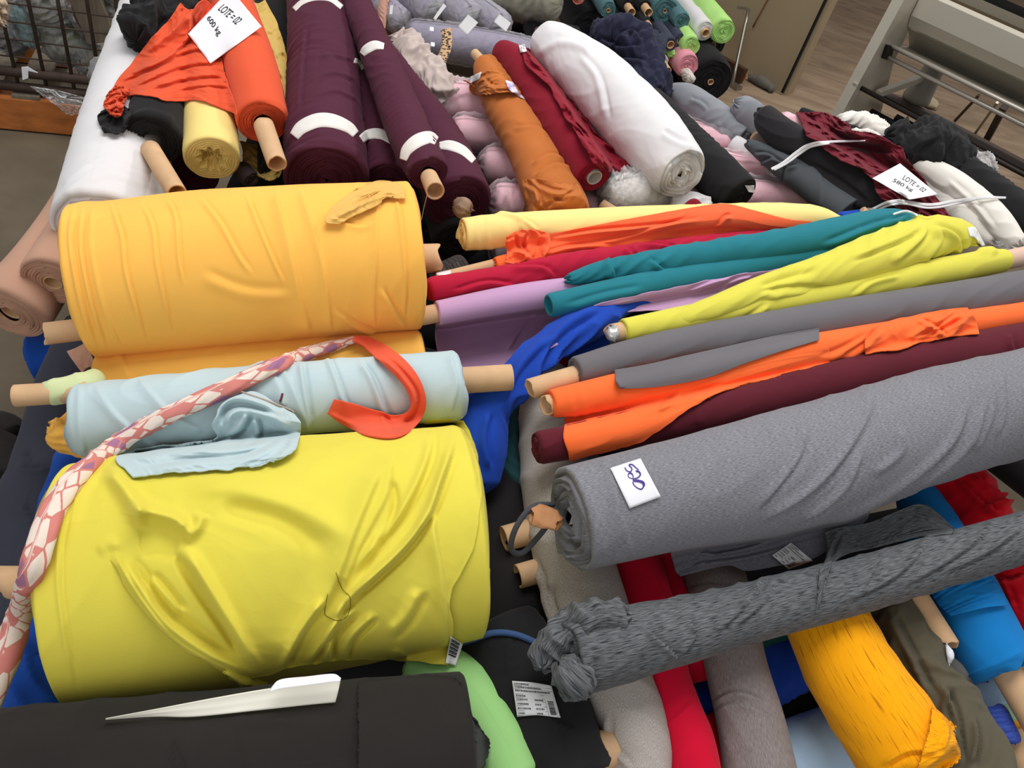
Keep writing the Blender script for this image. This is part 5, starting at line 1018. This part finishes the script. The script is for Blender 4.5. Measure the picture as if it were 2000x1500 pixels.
t = Thing('strap', 'thin white strap loop between teal and yellow green cloth', 'strap'); ribbon([(1745, 418), (1770, 412), (1792, 420)], 4, M_STRAP, thing=t, part='strap', it=60, lift=.012, n=30, h=.0, thick=.0015)
D([[(1890, 445), (1905, 445), (1925, 480)], [(1895, 462), (1905, 465), (1918, 482)]], M_PAPER, nx=14, ny=8, it=20, name='paper_label', label='white paper label beside the cream roll tip', cat='label', h=.02, thick=.0008)
# charcoal
t = R('warm charcoal roll with tan core and a loose flap', [(1122, 728, 31), (1300, 682, 36), (1600, 630, 39), (1900, 584, 40), (2040, 560, 40)], CHG, h=[.06, .06, .06, .06, .06], nu=180, nv=90, ends=('s', 'f'), shoulder=.005, pitch=.007, wr=[('d', .0015, 3, 2)])
corepx(t, (1150, 727, 21), (1036, 760, 21), .055, wave=.004)
# bright orange roll
to = R('bright orange roll with a frayed paper core, above the wine roll', [(1075, 790, 28), (1200, 765, 34), (1500, 704, 36), (1750, 656, 31), (2030, 612, 26)], ORG, h=[.065, .065, .065, .06, .06], nu=200, nv=90, ends=('s', 'f'), shoulder=.006, core=dict(r=20, a=.012, wave=.006), wr=[('d', .0015, 4, 2)],
  folds=[('s', 5, .004, [(1110, 752), (1118, 785), (1132, 818)]), ('s', 5, .004, [(1130, 748), (1142, 780), (1150, 812)]), ('p', 7, .010, [(1600, 700), (1650, 680), (1700, 650)]), ('p', 6, .012, [(1640, 700), (1690, 670), (1720, 640)]), ('p', 6, .014, [(1800, 660), (1850, 640), (1880, 605)]), ('p', 6, .014, [(1830, 655), (1870, 630), (1895, 605)]), ('p', 6, .012, [(1790, 640), (1830, 625), (1870, 605)]), ('p', 6, .012, [(1770, 660), (1800, 640), (1840, 640)])])
# wine roll
R('wine red roll lying under the orange cloth and grey 520 roll', [(1048, 876, 33), (1200, 845, 36), (1500, 778, 42), (1750, 722, 46), (2030, 670, 46)], WINE, h=[.05, .05, .04, .04, .04], nu=170, nv=80, ends=('s', 'f'), shoulder=.006, pitch=.010, wr=[('d', .002, 4, 2)], folds=[('s', 5, .004, [(1360, 770), (1366, 800), (1370, 830)]), ('p', 6, .008, [(1975, 650), (1980, 680), (1990, 700)])])
D([[(1104, 806), (1180, 784), (1290, 752), (1400, 722), (1500, 698), (1620, 670)], [(1100, 850), (1180, 832), (1290, 800), (1370, 765), (1480, 728), (1620, 688)], [(1108, 880), (1180, 868), (1260, 840), (1340, 795), (1440, 752), (1620, 704)], [(1112, 900), (1180, 885), (1262, 858), (1345, 800), (1430, 758), (1620, 708)]], ORG, nx=140, ny=70, it=24, thing=to, part='loose_cloth', edge=2, lift=[[-.009] * 6, [.005, .006, .006, .006, .004, -.006], [.008, .008, .008, .008, .004, -.005], [.007, .007, .007, .007, .004, -.005]], folds=[('p', 8, .008, [(1230, 800), (1320, 780), (1420, 752)]), ('p', 6, .008, [(1280, 800), (1310, 780), (1330, 765)])])
D([[(1700, 645), (1740, 625), (1790, 615), (1850, 605), (1890, 600)], [(1690, 665), (1740, 650), (1800, 645), (1860, 632), (1905, 620)], [(1690, 690), (1740, 685), (1800, 670), (1870, 655), (1915, 650)]], ORG, nx=90, ny=40, it=12, thing=to, part='loose_cloth', lift=.010, edge=2, wr=[('k', .012, 10, 1)], folds=[('p', 5, .014, [(1780, 665), (1830, 640), (1880, 605)]), ('p', 5, .012, [(1810, 660), (1850, 640), (1890, 620)]), ('p', 5, .012, [(1790, 620), (1830, 640), (1850, 660)])])
tc_ = [x for x in THINGS if x.label and x.label.startswith('warm charcoal roll')][0]
D([[(1200, 722), (1260, 712), (1330, 696), (1420, 676), (1510, 656), (1600, 640)], [(1204, 748), (1270, 742), (1350, 728), (1430, 706), (1510, 682), (1600, 656)], [(1210, 760), (1290, 755), (1380, 738), (1450, 712), (1520, 688), (1600, 664)]], CHG, nx=130, ny=40, it=20, thing=tc_, part='loose_flap', lift=[.004, .007, .006], h=.05, folds=[('r', 6, .012, [(1192, 735), (1208, 748), (1215, 762)])])
# grey 520 roll
t = R('big grey melange roll with a white 520 sticker', [(1112, 1014, 102), (1300, 970, 106), (1550, 915, 118), (1850, 822, 108), (2070, 770, 102)], HEA, h=[.11, .11, .11, .12, .13], nu=240, nv=150, ends=('s', 'f'), shoulder=.006, pitch=.016, amp=.016, core=dict(r=26, a=None), endwave=.006, wr=[('d', .003, 3, 2)],
  folds=[('s', 8, .007, [(1185, 885), (1215, 1000), (1240, 1090)]), ('s', 7, .005, [(1120, 905), (1165, 1000), (1190, 1100)]), ('s', 5, .005, [(1100, 910), (1135, 1010), (1160, 1110)]), ('s', 5, .005, [(1080, 915), (1110, 1010), (1135, 1112)]),
         ('p', 8, .010, [(1720, 760), (1680, 850), (1600, 950), (1480, 1030)]), ('p', 7, .010, [(1690, 880), (1650, 960), (1560, 1030)]), ('p', 8, .010, [(1900, 770), (1860, 870), (1740, 970), (1600, 1040)]), ('p', 7, .009, [(1930, 780), (1890, 880), (1780, 970)]), ('r', 7, .008, [(1750, 830), (1760, 880), (1700, 930)]), ('p', 6, .008, [(1580, 830), (1560, 900), (1480, 1000)]), ('s', 9, .008, [(1925, 695), (1945, 790), (1905, 890)]), ('p', 6, .007, [(1960, 720), (1965, 800), (1950, 860)])])
so_ = SOLIDS[-1]
X, rr_ = world_path([(1092, 1022, 16), (1066, 1012, 22), (1040, 1004, 21)], [.12, .12, .12]); V, f, uv = tube(X, rr_, 26, 30, ('f', 'h'), sq=.35, wr=[('k', .008, 18, 1)], endwave=.008); t.add('crushed_core', V, f, CARDD, uv, label='crushed brown cardboard core')
X = np.array([pt(1082, 985, .10), pt(1040, 990, .12), pt(1008, 1030, .10), pt(998, 1072, .06), pt(1020, 1080, .04), pt(1050, 1050, .06), pt(1066, 1030, .08)]); V, f, uv = tube(X, [.006] * 7, 60, 12, ('f', 'f'), shoulder=0); t.add('tie_loop', V, f, fab('dark_grey_tie', (74, 74, 80)), uv)
D([[(1310, 1080), (1340, 1065), (1420, 1055), (1520, 1035), (1620, 1015), (1700, 1000)], [(1320, 1115), (1400, 1085), (1480, 1075), (1560, 1060), (1620, 1045), (1690, 1015)], [(1330, 1125), (1420, 1105), (1460, 1115), (1520, 1105), (1590, 1090), (1650, 1050)]], fab('grey_melange_soft', (128, 128, 136), kind='h', c2=(100, 100, 108), scale=(110, 800), var=.05), nx=120, ny=50, it=40, thing=t, part='loose_cloth', h=-.02, lift=[-.02, .0, .0], wr=[('d', .007, 6, 4)], folds=[('p', 6, .016, [(1330, 1075), (1420, 1075), (1560, 1040)]), ('p', 6, .014, [(1340, 1100), (1440, 1088), (1540, 1065)])])
D([[(1508, 1085), (1545, 1060)], [(1540, 1112), (1588, 1095)]], M_LABEL, nx=14, ny=12, it=20, thing=t, part='printed_label', thick=.0006, lift=.004); pl_ = len(t.parts) - 1
printlabel(t, [(1545, 1060), (1588, 1095), (1540, 1112), (1508, 1085)], pl_, [SOLIDS[-1]])
SQ = [(1192, 914), (1251, 895), (1291, 970), (1230, 993)]
D([[SQ[0], SQ[1]], [SQ[3], SQ[2]]], M_PAPER, nx=14, ny=16, it=14, thing=t, part='number_sticker', thick=.0006, lift=.002, plabel='white sticker reading 520'); pl_ = len(t.parts) - 1
cr_ = [(1180, 880), (1310, 880), (1310, 1000), (1180, 1000)]
S5 = [(842, 462, 1), (790, 430, 1), (735, 380, 1.1), (690, 345, 1.2), (640, 335, 1.2), (612, 350, 1.2), (630, 385, 1.1), (670, 420, 1.1), (675, 470, 1.1), (640, 515, 1.1), (580, 505, 1), (530, 465, 1), (510, 410, 1)]
S2 = [(775, 512, 1.8), (820, 500, 2), (870, 540, 1.6), (880, 600, 1.4), (830, 655, 1.3), (760, 680, 1.1), (680, 680, .9), (610, 655, .8), (585, 600, .9), (610, 555, 1.3), (660, 555, 1.6), (700, 600, 1.0), (710, 660, .8), (706, 730, .8)]
S0 = [(706, 735, 1.5), (780, 735, 2.6), (860, 745, 2.6), (940, 775, 2.6), (970, 830, 2.2), (955, 890, 1.2), (915, 940, 1.2), (850, 930, 1), (780, 890, .9), (720, 825, .9), (700, 760, 1.0)]
P = []
for s_ in (S5, S2, S0): P += strokes([(a / 1625, b / 1500, c) for a, b, c in s_], .017, 60)
stamp(t, 'pen_number', P, cr_, M_PEN, parent=pl_, solids=[SOLIDS[-1]], label='handwritten violet number 520')
# dark slub roll
t = R('dark slub grey roll lying across the vertical rolls, lower right', [(1108, 1280, 78), (1200, 1262, 71), (1450, 1199, 58), (1700, 1135, 53), (2050, 1034, 47)], SLUB, h=[.05, .05, .045, .045, .05], nu=220, nv=110, ends=('s', 'f'), pitch=.014, amp=.020, endwave=.018, shoulder=.02, wr=[('d', .003, 5, 3)],
  folds=[('s', 7, .006, [(1130, 1205), (1155, 1290), (1155, 1350)]), ('p', 5, .007, [(1260, 1225), (1310, 1270), (1330, 1290)]), ('p', 5, .007, [(1340, 1200), (1360, 1240), (1330, 1285)]), ('p', 5, .007, [(1500, 1120), (1460, 1180), (1400, 1240)]), ('p', 5, .007, [(1520, 1130), (1490, 1180), (1430, 1230)]), ('p', 6, .008, [(1830, 1040), (1760, 1120), (1650, 1180)]), ('p', 6, .008, [(1960, 1010), (1880, 1080), (1760, 1150)]), ('p', 6, .008, [(2000, 1030), (1930, 1080), (1840, 1120)]), ('p', 4, .006, [(1720, 1090), (1700, 1130), (1690, 1150)])])
X, rr_ = world_path([(1215, 1205, 20), (1160, 1208, 30), (1115, 1228, 26), (1070, 1275, 22), (1060, 1300, 14)], [.10, .10, .09, .06, .06]); V, f, uv = tube(X, rr_, 70, 50, ('p', 'p'), wr=[('k', .020, 16, 1)]); t.add('loose_end', V, f, SLUB, uv)
X, rr_ = world_path([(1098, 1298, 18), (1120, 1325, 28), (1140, 1350, 20)], [.09, .09, .07]); V, f, uv = tube(X, rr_, 50, 40, ('p', 'p'), wr=[('k', .018, 20, 1)]); t.add('loose_end', V, f, SLUB, uv)
D([[(1612, 1040), (1640, 1030), (1700, 1020), (1790, 985), (1830, 1000), (1860, 1030)], [(1615, 1080), (1650, 1060), (1710, 1050), (1780, 1030), (1825, 1030), (1862, 1035)], [(1600, 1120), (1650, 1085), (1710, 1070), (1790, 1050), (1830, 1045), (1862, 1040)]], SLUB, nx=100, ny=50, it=40, thing=t, part='loose_end', h=.0, lift=[.0, .01, .006], wr=[('d', .007, 6, 3)], folds=[('p', 6, .014, [(1640, 1035), (1625, 1080), (1605, 1130)]), ('s', 6, .010, [(1695, 1015), (1705, 1045), (1710, 1070)])])
D([[(1600, 1110), (1625, 1095)], [(1598, 1160), (1612, 1135)], [(1594, 1200), (1606, 1165)]], SLUB, nx=14, ny=40, it=6, thing=t, part='loose_end', lift=.010, wr=[('d', .006, 10, 3)])

# ================================================================ front left of the heap
# left edge bits
R('royal blue roll end low at the left edge, under the tan roll', [(62, 702, 48), (180, 680, 46)], ROYAL, h=-.36, ends=('s', 'f'), nv=70)
R('black dusty roll at the left edge behind the dark navy cloth', [(-40, 960, 100), (-10, 860, 60), (20, 870, 40)], fab('dusty_black', (40, 37, 36), var=.3), h=-.30, ends=('f', 'f'))
R('dark blue grey roll standing along the left edge', [(184, 640, 52), (142, 760, 66), (114, 870, 70), (90, 1000, 92), (50, 1180, 100), (10, 1380, 110)], fab('blue_grey_dark', (50, 52, 62), var=.10), h=[-.26, -.27, -.28, -.29, -.30, -.30], nu=150, nv=80, wr=[('d', .004, 4, 2)], folds=[('p', 6, .010, [(38, 900), (60, 915), (100, 912)]), ('v', 6, .012, [(48, 880), (55, 895), (60, 905)]), ('p', 6, .008, [(45, 980), (60, 1010), (70, 1040)])])
R('royal blue cloth hanging under the yellow roll, left side', [(170, 850, 40), (140, 980, 56), (110, 1120, 56), (100, 1240, 54), (80, 1330, 66), (90, 1420, 72)], ROYAL, h=[-.22, -.22, -.23, -.23, -.20, -.18], nu=120, nv=70, ends=('p', 'p'), name='draped_cloth', cat='fabric', part='draped_cloth', wr=[('d', .006, 4, 3)], folds=[('p', 6, .014, [(70, 1280), (105, 1275), (130, 1290)]), ('p', 5, .012, [(75, 1290), (100, 1300), (115, 1330)])])
D([[(130, 686), (146, 680), (166, 670)], [(142, 704), (158, 700), (178, 692)], [(160, 728), (170, 718), (186, 712)]], TAN, nx=24, ny=24, it=20, h=-.10, name='fabric_scrap', label='small tan cloth corner left of the lower amber roll', wr=[('k', .012, 12, 1)])
# amber rolls
t = R('big amber yellow roll, larger and upper of the two amber rolls', [(160, 552, 150), (480, 522, 151), (812, 500, 142)], AMB, h=[.09, .09, .09], nu=280, nv=180, fs=1.5, ends=('s', 's'), shoulder=.012, endwave=.006, wr=[('d', .003, 3, 2)],
  folds=[('s', 8, .006, [(540, 362), (568, 480), (590, 580), (612, 660)]), ('s', 6, .005, [(585, 358), (622, 470), (640, 560), (650, 655)]), ('s', 6, .005, [(742, 356), (738, 480), (732, 600), (738, 650)]), ('p', 4, .0035, [(775, 362), (790, 480), (795, 560), (790, 640)]),
         ('p', 4, .004, [(150, 395), (140, 470), (160, 590), (195, 690)]), ('p', 3.5, .004, [(165, 395), (160, 480), (180, 590), (212, 688)]), ('s', 4, .003, [(185, 395), (180, 480), (205, 600), (240, 682)]), ('p', 4, .003, [(215, 385), (240, 460), (250, 540), (290, 675)]),
         ('p', 4, .0025, [(270, 380), (300, 440), (310, 520), (340, 660)]), ('p', 4, .0028, [(320, 378), (345, 420), (352, 500), (360, 560)]), ('p', 5, .0028, [(385, 376), (430, 430), (470, 500), (500, 540)]), ('p', 12, .003, [(390, 530), (480, 565), (575, 570)]),
         ('p', 5, .003, [(640, 420), (700, 440), (735, 430)]), ('p', 5, .004, [(650, 600), (700, 635), (740, 650)]), ('p', 6, .005, [(745, 560), (775, 610), (800, 640)]), ('p', 4, .003, [(480, 372), (520, 470), (560, 560)])])
corepx(t, (250, 632, 21), (88, 652, 22), [.03, .03], wave=.006); t.parts[-1]['label'] = 'tan core end with frayed paper'
corepx(t, (770, 508, 30), (852, 504, 28), [.02, .02], wave=.010)
D([[(685, 375), (740, 352), (785, 362), (792, 380)], [(650, 405), (700, 385), (760, 365), (790, 388)], [(634, 432), (665, 415), (720, 392), (755, 384)], [(662, 438), (690, 422), (735, 402), (742, 396)]], fab('faded_amber', (226, 178, 96), var=.06), nx=90, ny=50, it=6, thing=t, part='loose_end', lift=.014, wr=[('d', .004, 10, 3)], folds=[('r', 5, .010, [(640, 434), (700, 402), (770, 372)]), ('p', 5, .010, [(690, 380), (740, 368), (780, 368)])], plabel='faded loose strip of amber cloth')
tl = R('smaller amber roll under the big amber roll', [(200, 770, 84), (500, 742, 84), (826, 712, 70)], AMB, h=[-.10, -.10, -.10], nu=160, nv=90, ends=('s', 's'), wr=[('d', .002, 4, 2)], folds=[('s', 6, .005, [(235, 685), (250, 720), (262, 745)])])
R('ragged amber roll end showing below the aqua roll, left', [(108, 836, 18), (126, 842, 30), (150, 850, 38), (260, 850, 46)], AMB, h=[-.06, -.06, -.06, -.06], nu=70, nv=60, ends=('p', 'f'), wr=[('k', .014, 20, 1)])
R('added black bolt darkening the gap beneath the aqua and yellow rolls', [(200, 940, 60), (900, 860, 60)], BLK, h=-.24)  # unseen filler added to darken the slit between the two rolls
# aqua roll
t = R('pale aqua roll with tan cores and a knotted loose end', [(152, 822, 72), (500, 786, 74), (896, 752, 68)], LBLUE, h=[.03, .035, .03], nu=260, nv=140, fs=1.4, ends=('s', 's'), shoulder=.010, endwave=.006, pitch=.010, wr=[('d', .003, 4, 2)],
  folds=[('s', 7, .005, [(185, 745), (230, 810), (300, 865), (330, 890)]), ('s', 7, .005, [(270, 735), (330, 800), (400, 840)]), ('s', 5, .004, [(160, 750), (158, 820), (170, 890)]), ('s', 8, .006, [(500, 692), (545, 745), (560, 800)]), ('p', 6, .006, [(590, 700), (600, 770), (612, 840)]), ('s', 6, .005, [(545, 700), (580, 770), (610, 845)]), ('p', 6, .005, [(640, 690), (660, 740), (680, 800)]), ('s', 5, .004, [(880, 690), (895, 750), (880, 810)]), ('p', 7, .006, [(700, 700), (730, 740), (760, 820)])])
corepx(t, (170, 764, 21), (30, 773, 22), [.06, .06])
X, rr_ = world_path([(96, 768, 26), (130, 762, 27), (170, 752, 28), (186, 740, 22)], [.058, .058, .05, .03]); V, f, uv = tube(X, rr_, 50, 50, ('p', 'p'), endwave=.004, wr=[('d', .004, 9, 3)]); t.add('inner_lining', V, f, PGRN, uv, label='pale green cloth wound round the core')
corepx(t, (870, 745, 26), (998, 737, 26), [.035, .035])
X, rr_ = world_path([(820, 790, 40), (880, 782, 42), (902, 778, 36)], [.01, .01, .01]); V, f, uv = tube(X, rr_, 40, 50, ('s', 's'), wr=[('d', .002, 5, 2)]); t.add('inner_lining', V, f, PGRN, uv, label='pale green layer at the right end')
# yellow roll
ty = R('huge lemon yellow roll in the left foreground', [(148, 1142, 238), (500, 1092, 232), (918, 1036, 205)], YEL, h=[0, 0, 0], nu=300, nv=220, ends=('s', 's'), shoulder=.012, endwave=.005, wr=[('d', .003, 2.5, 2)],
  folds=[('s', 6, .004, [(950, 830), (985, 1000), (960, 1230)]), ('p', 6, .004, [(145, 930), (118, 1120), (150, 1360)]), ('r', 10, .006, [(190, 1080), (215, 1060), (235, 1075)])])
corepx(ty, (170, 1139, 34), (16, 1138, 32), 0, wave=.025); ty.parts[-1]['label'] = 'torn brown cardboard core'
# loose top layer of the yellow roll gathered into a knot at the bottom
rowsY = [[(190, 905), (240, 898), (400, 880), (600, 856), (760, 840), (850, 818), (905, 822)],
         [(178, 960), (260, 950), (420, 930), (620, 900), (780, 870), (870, 850), (930, 870)],
         [(185, 1040), (270, 1030), (430, 1010), (620, 980), (780, 950), (880, 940), (940, 960)],
         [(220, 1100), (310, 1100), (450, 1085), (620, 1065), (770, 1050), (870, 1060), (925, 1070)],
         [(268, 1180), (360, 1180), (470, 1170), (600, 1160), (720, 1150), (830, 1150), (880, 1165)],
         [(350, 1262), (420, 1265), (490, 1260), (580, 1250), (690, 1240), (800, 1235), (885, 1230)],
         [(470, 1330), (500, 1325), (530, 1318), (590, 1300), (670, 1290), (770, 1290), (876, 1298)]]
D(rowsY, YEL, nx=260, ny=220, it=8, thing=ty, part='loose_layer', edge=2, fs=1.35, lift=[[-.006] * 6 + [-.004]] + [[-.007, .004, .006, .008, .006, .004, -.004], [-.007, .005, .010, .012, .010, .006, -.004], [-.007, .008, .014, .016, .014, .010, .002], [-.006, .010, .016, .016, .016, .014, .010], [-.002, .012, .018, .018, .018, .018, .014], [.006, .014, .014, .014, .014, .014, .012]], wr=[('k', .003, 5, 1)], folds=[
  ('r', 17, .034, [(205, 910), (240, 950), (268, 1000), (258, 1030)]), ('r', 15, .026, [(250, 985), (300, 1000), (345, 1015), (372, 1045)]), ('v', 20, .016, [(270, 1065), (310, 1062), (350, 1075)]), ('r', 12, .016, [(360, 1050), (385, 1030), (395, 1000)]),
  ('r', 13, .020, [(228, 1072), (262, 1130), (320, 1215), (390, 1270), (460, 1305), (535, 1328)]), ('v', 11, .012, [(255, 1082), (310, 1170), (380, 1232), (470, 1290)]), ('s', 8, .010, [(222, 1062), (258, 1140), (330, 1236), (410, 1290), (500, 1328)]),
  ('r', 14, .020, [(350, 1055), (392, 1120), (440, 1200), (490, 1280), (528, 1325)]), ('v', 8, .018, [(335, 1070), (378, 1140), (428, 1215), (478, 1292)]), ('p', 12, .008, [(292, 1120), (320, 1150), (360, 1200)]),
  ('r', 24, .012, [(350, 960), (440, 950), (540, 975), (620, 1010), (690, 1070)]), ('v', 18, .010, [(420, 990), (540, 1012), (640, 1080)]),
  ('s', 16, .016, [(755, 900), (700, 1030), (655, 1150), (600, 1240), (545, 1315)]), ('s', 12, .010, [(768, 880), (760, 960), (705, 1070), (668, 1160)]), ('p', 9, .012, [(848, 828), (838, 900), (790, 1000), (720, 1090), (690, 1130)]), ('v', 7, .012, [(765, 930), (770, 1000), (730, 1080)]),
  ('p', 9, .014, [(896, 835), (870, 930), (820, 1040), (700, 1160), (620, 1240)]), ('s', 10, .012, [(898, 850), (850, 990), (868, 1130), (875, 1290)]), ('p', 8, .012, [(850, 990), (790, 1080), (690, 1170)]),
  ('p', 9, .016, [(640, 1170), (590, 1240), (553, 1315)]), ('p', 8, .016, [(680, 1180), (640, 1250), (600, 1305)]), ('p', 9, .016, [(700, 1190), (655, 1240), (645, 1300)]), ('p', 8, .012, [(740, 1200), (690, 1250), (672, 1300)]), ('p', 12, .010, [(830, 1150), (800, 1210), (760, 1250)]),
  ('r', 8, .010, [(760, 1292), (775, 1275), (800, 1290)])])
X, rr_ = world_path([(455, 1322, 6), (500, 1334, 14), (545, 1338, 16), (575, 1322, 10)], [.22, .21, .20, .20]); 
rope([(440, 1310), (490, 1334), (535, 1340), (560, 1328)], [6, 13, 15, 9], YEL, n=40, nv=24, thing=ty, part='gathered_knot', sink=.2, ends=('p', 'p'), wr=[('d', .006, 14, 3)])
D([[(880, 1243), (904, 1258)], [(870, 1295), (890, 1300)]], M_LABEL, nx=10, ny=12, it=10, thing=ty, part='barcode_label', thick=.0006, lift=.006, h=-.03); pl_ = len(ty.parts) - 1
Pb = []; y = .06
for k in range(9): Pb.append(rect(.1, y, .8, y + (.03 if k % 2 else .05))); y += .07
stamp(ty, 'label_print', Pb, [(880, 1243), (904, 1258), (890, 1300), (870, 1295)], M_INK, parent=pl_, solids=[SOLIDS[-1]])
t = Thing('loose_thread', 'thin dark thread curling on the lemon yellow cloth', 'thread'); rope([(656, 1118), (668, 1150), (684, 1168), (680, 1200), (662, 1212), (640, 1205), (634, 1195), (640, 1160)], .7, simple('olive_thread', (120, 104, 30)), n=70, nv=6, thing=t, part='loose_thread', sink=.1, smooth=4)
# knotted aqua end lying over the roll and the yellow cloth
ta = [x for x in THINGS if x.label and x.label.startswith('pale aqua roll')][0]
D([[(425, 800), (450, 775), (500, 768), (545, 790), (580, 815)], [(415, 830), (440, 815), (490, 800), (540, 815), (588, 828)], [(420, 860), (450, 850), (500, 830), (550, 840), (585, 850)], [(330, 870), (400, 870), (470, 862), (540, 868), (575, 880)], [(230, 890), (320, 890), (420, 895), (500, 902), (540, 900)], [(262, 930), (320, 925), (400, 920), (460, 915), (505, 910)]], LBLUE, nx=120, ny=110, it=16, thing=ta, part='loose_end', lift=[.012, .034, .036, .026, .012, .008],
  wr=[('k', .006, 10, 1)], edge=3, folds=[('r', 8, .022, [(418, 840), (425, 800), (455, 778), (500, 785), (560, 815)]), ('r', 8, .018, [(440, 850), (450, 810), (480, 800), (530, 815), (575, 840)]), ('v', 7, .020, [(432, 835), (440, 805), (470, 792), (540, 805)]), ('p', 7, .018, [(490, 805), (470, 840), (440, 862)]), ('p', 7, .016, [(500, 810), (505, 850), (470, 870)]), ('p', 8, .012, [(270, 915), (380, 900), (480, 890), (570, 850)]), ('p', 8, .014, [(235, 895), (330, 880), (430, 875), (540, 860)]), ('p', 7, .014, [(320, 865), (400, 870), (470, 850)]), ('r', 8, .014, [(520, 905), (560, 880), (585, 840)])])
rope([(432, 752), (470, 765), (520, 782), (565, 800), (575, 806)], 2.2, simple('twine', (176, 160, 150), .8), n=50, nv=8, thing=ta, part='tie_cord', sink=.0, plabel='twine cord tied round the loose end')
rope([(552, 768), (550, 776), (547, 784)], 2.2, simple('dark_red_thread', (110, 40, 50)), n=10, nv=8, thing=ta, part='red_tag', sink=.1)
# patterned strip and orange strip
def pattern():
    m, nt, b, N, L = nodes('patterned_cotton'); tc = N('ShaderNodeTexCoord'); mp_ = N('ShaderNodeMapping'); L(tc.outputs['UV'], mp_.inputs[0]); mp_.inputs['Rotation'].default_value = (0, 0, .7); mp_.inputs['Scale'].default_value = (24, 44, 1)
    def vor(f):
        v = N('ShaderNodeTexVoronoi'); v.inputs['Scale'].default_value = 1; v.inputs['Randomness'].default_value = .55; v.feature = f; L(mp_.outputs[0], v.inputs['Vector']); return v
    ve, vf = vor('DISTANCE_TO_EDGE'), vor('F1')
    ed = N('ShaderNodeValToRGB'); L(ve.outputs['Distance'], ed.inputs[0]); e = ed.color_ramp.elements; e[0].position = .055; e[0].color = (0, 0, 0, 1); e[1].position = .08; e[1].color = (1, 1, 1, 1)
    sp = N('ShaderNodeSeparateColor'); L(vf.outputs['Color'], sp.inputs[0])
    c2 = N('ShaderNodeValToRGB'); L(sp.outputs[0], c2.inputs[0]); c2.color_ramp.interpolation = 'CONSTANT'; e = c2.color_ramp.elements
    e[0].position = 0; e[0].color = (*lin((160, 112, 142)), 1); e[1].position = .15; e[1].color = (*lin((208, 128, 120)), 1); e2 = e.new(.30); e2.color = (*lin((230, 214, 200)), 1)
    mx = N('ShaderNodeMix'); mx.data_type = 'RGBA'; L(ed.outputs[0], mx.inputs['Factor']); mx.inputs['A'].default_value = (*lin((206, 128, 118)), 1); L(c2.outputs[0], mx.inputs['B'])
    L(mx.outputs['Result'], b.inputs['Base Color']); b.inputs['Roughness'].default_value = .85; b.inputs['Specular IOR Level'].default_value = .15; return m
t = Thing('cloth_strip', 'twisted strip of patterned pink cloth knotted to an orange strip', 'fabric strip')
rope([(-30, 1390), (20, 1260), (70, 1090), (115, 975), (190, 895), (300, 825), (440, 760), (560, 705), (640, 678), (692, 664)], [24, 26, 26, 24, 20, 19, 19, 17, 14, 9], pattern(), n=220, nv=26, thing=t, part='patterned_strip', sink=.25, smooth=60, wr=[('d', .004, 9, 2)], ends=('p', 'p'), h=-.03, sq=.8)
OS = fab('orange_strip', (226, 92, 62), var=.12)
ribbon([(690, 661), (722, 672), (768, 706), (803, 745), (817, 785), (806, 815), (772, 832), (728, 826), (686, 812), (646, 794)], [12, 26, 36, 34, 30, 32, 42, 50, 48, 32], OS, n=150, m=22, thing=t, part='orange_strip', it=70, lift=.014, folds=[('p', 6, .012, [(700, 668), (770, 715), (812, 770), (800, 815), (760, 835)]), ('r', 5, .010, [(690, 664), (740, 690), (790, 740)]), ('p', 6, .012, [(745, 810), (758, 825), (765, 846)]), ('r', 5, .008, [(640, 806), (690, 830), (740, 846)])], plabel='flat orange strip')
# black roll and paper in front
tb = R('black roll across the bottom left corner with a ragged end', [(-120, 1600, 196), (400, 1556, 196), (918, 1502, 180)], fab('black_front', (38, 35, 33), var=.10), h=[.02, .02, .02], nu=160, nv=120, ends=('f', 's'), endwave=.004, wr=[('d', .002, 3, 2)], folds=[('s', 6, .004, [(480, 1390), (486, 1450), (492, 1510)]), ('p', 6, .005, [(330, 1440), (350, 1480), (360, 1510)])])
D([[(700, 1330), (800, 1318), (880, 1320), (905, 1340)], [(700, 1360), (800, 1360), (885, 1365), (915, 1385)], [(700, 1420), (800, 1420), (900, 1415), (945, 1430)], [(700, 1470), (800, 1470), (900, 1470), (957, 1452)], [(700, 1520), (800, 1520), (900, 1510), (945, 1500)]], MATS['black_front'], nx=60, ny=60, it=10, thing=tb, part='ragged_end', lift=.006, jag=.8)
t = Thing('paper_sheet', 'curled white paper sheet between the yellow and black rolls', 'paper')
D([[(206, 1404), (300, 1386), (425, 1362), (525, 1345), (600, 1336), (666, 1325)], [(208, 1404), (300, 1393), (425, 1380), (525, 1365), (600, 1357), (661, 1348)], [(206, 1406), (300, 1400), (380, 1400), (500, 1388), (600, 1377), (655, 1372)]], simple('ivory_paper', (236, 232, 216), .7), nx=70, ny=14, it=300, thing=t, part='curled_face', thick=.0008, lift=[.016, .013, .006], h=.04, edge=0)
D([[(530, 1342), (548, 1327), (600, 1321), (650, 1316), (666, 1324)], [(526, 1352), (550, 1345), (600, 1338), (650, 1332), (664, 1330)]], M_PAPER, nx=40, ny=10, it=300, thing=t, part='folded_back', thick=.0008, lift=[.020, .024], h=.04, edge=0)
finish()
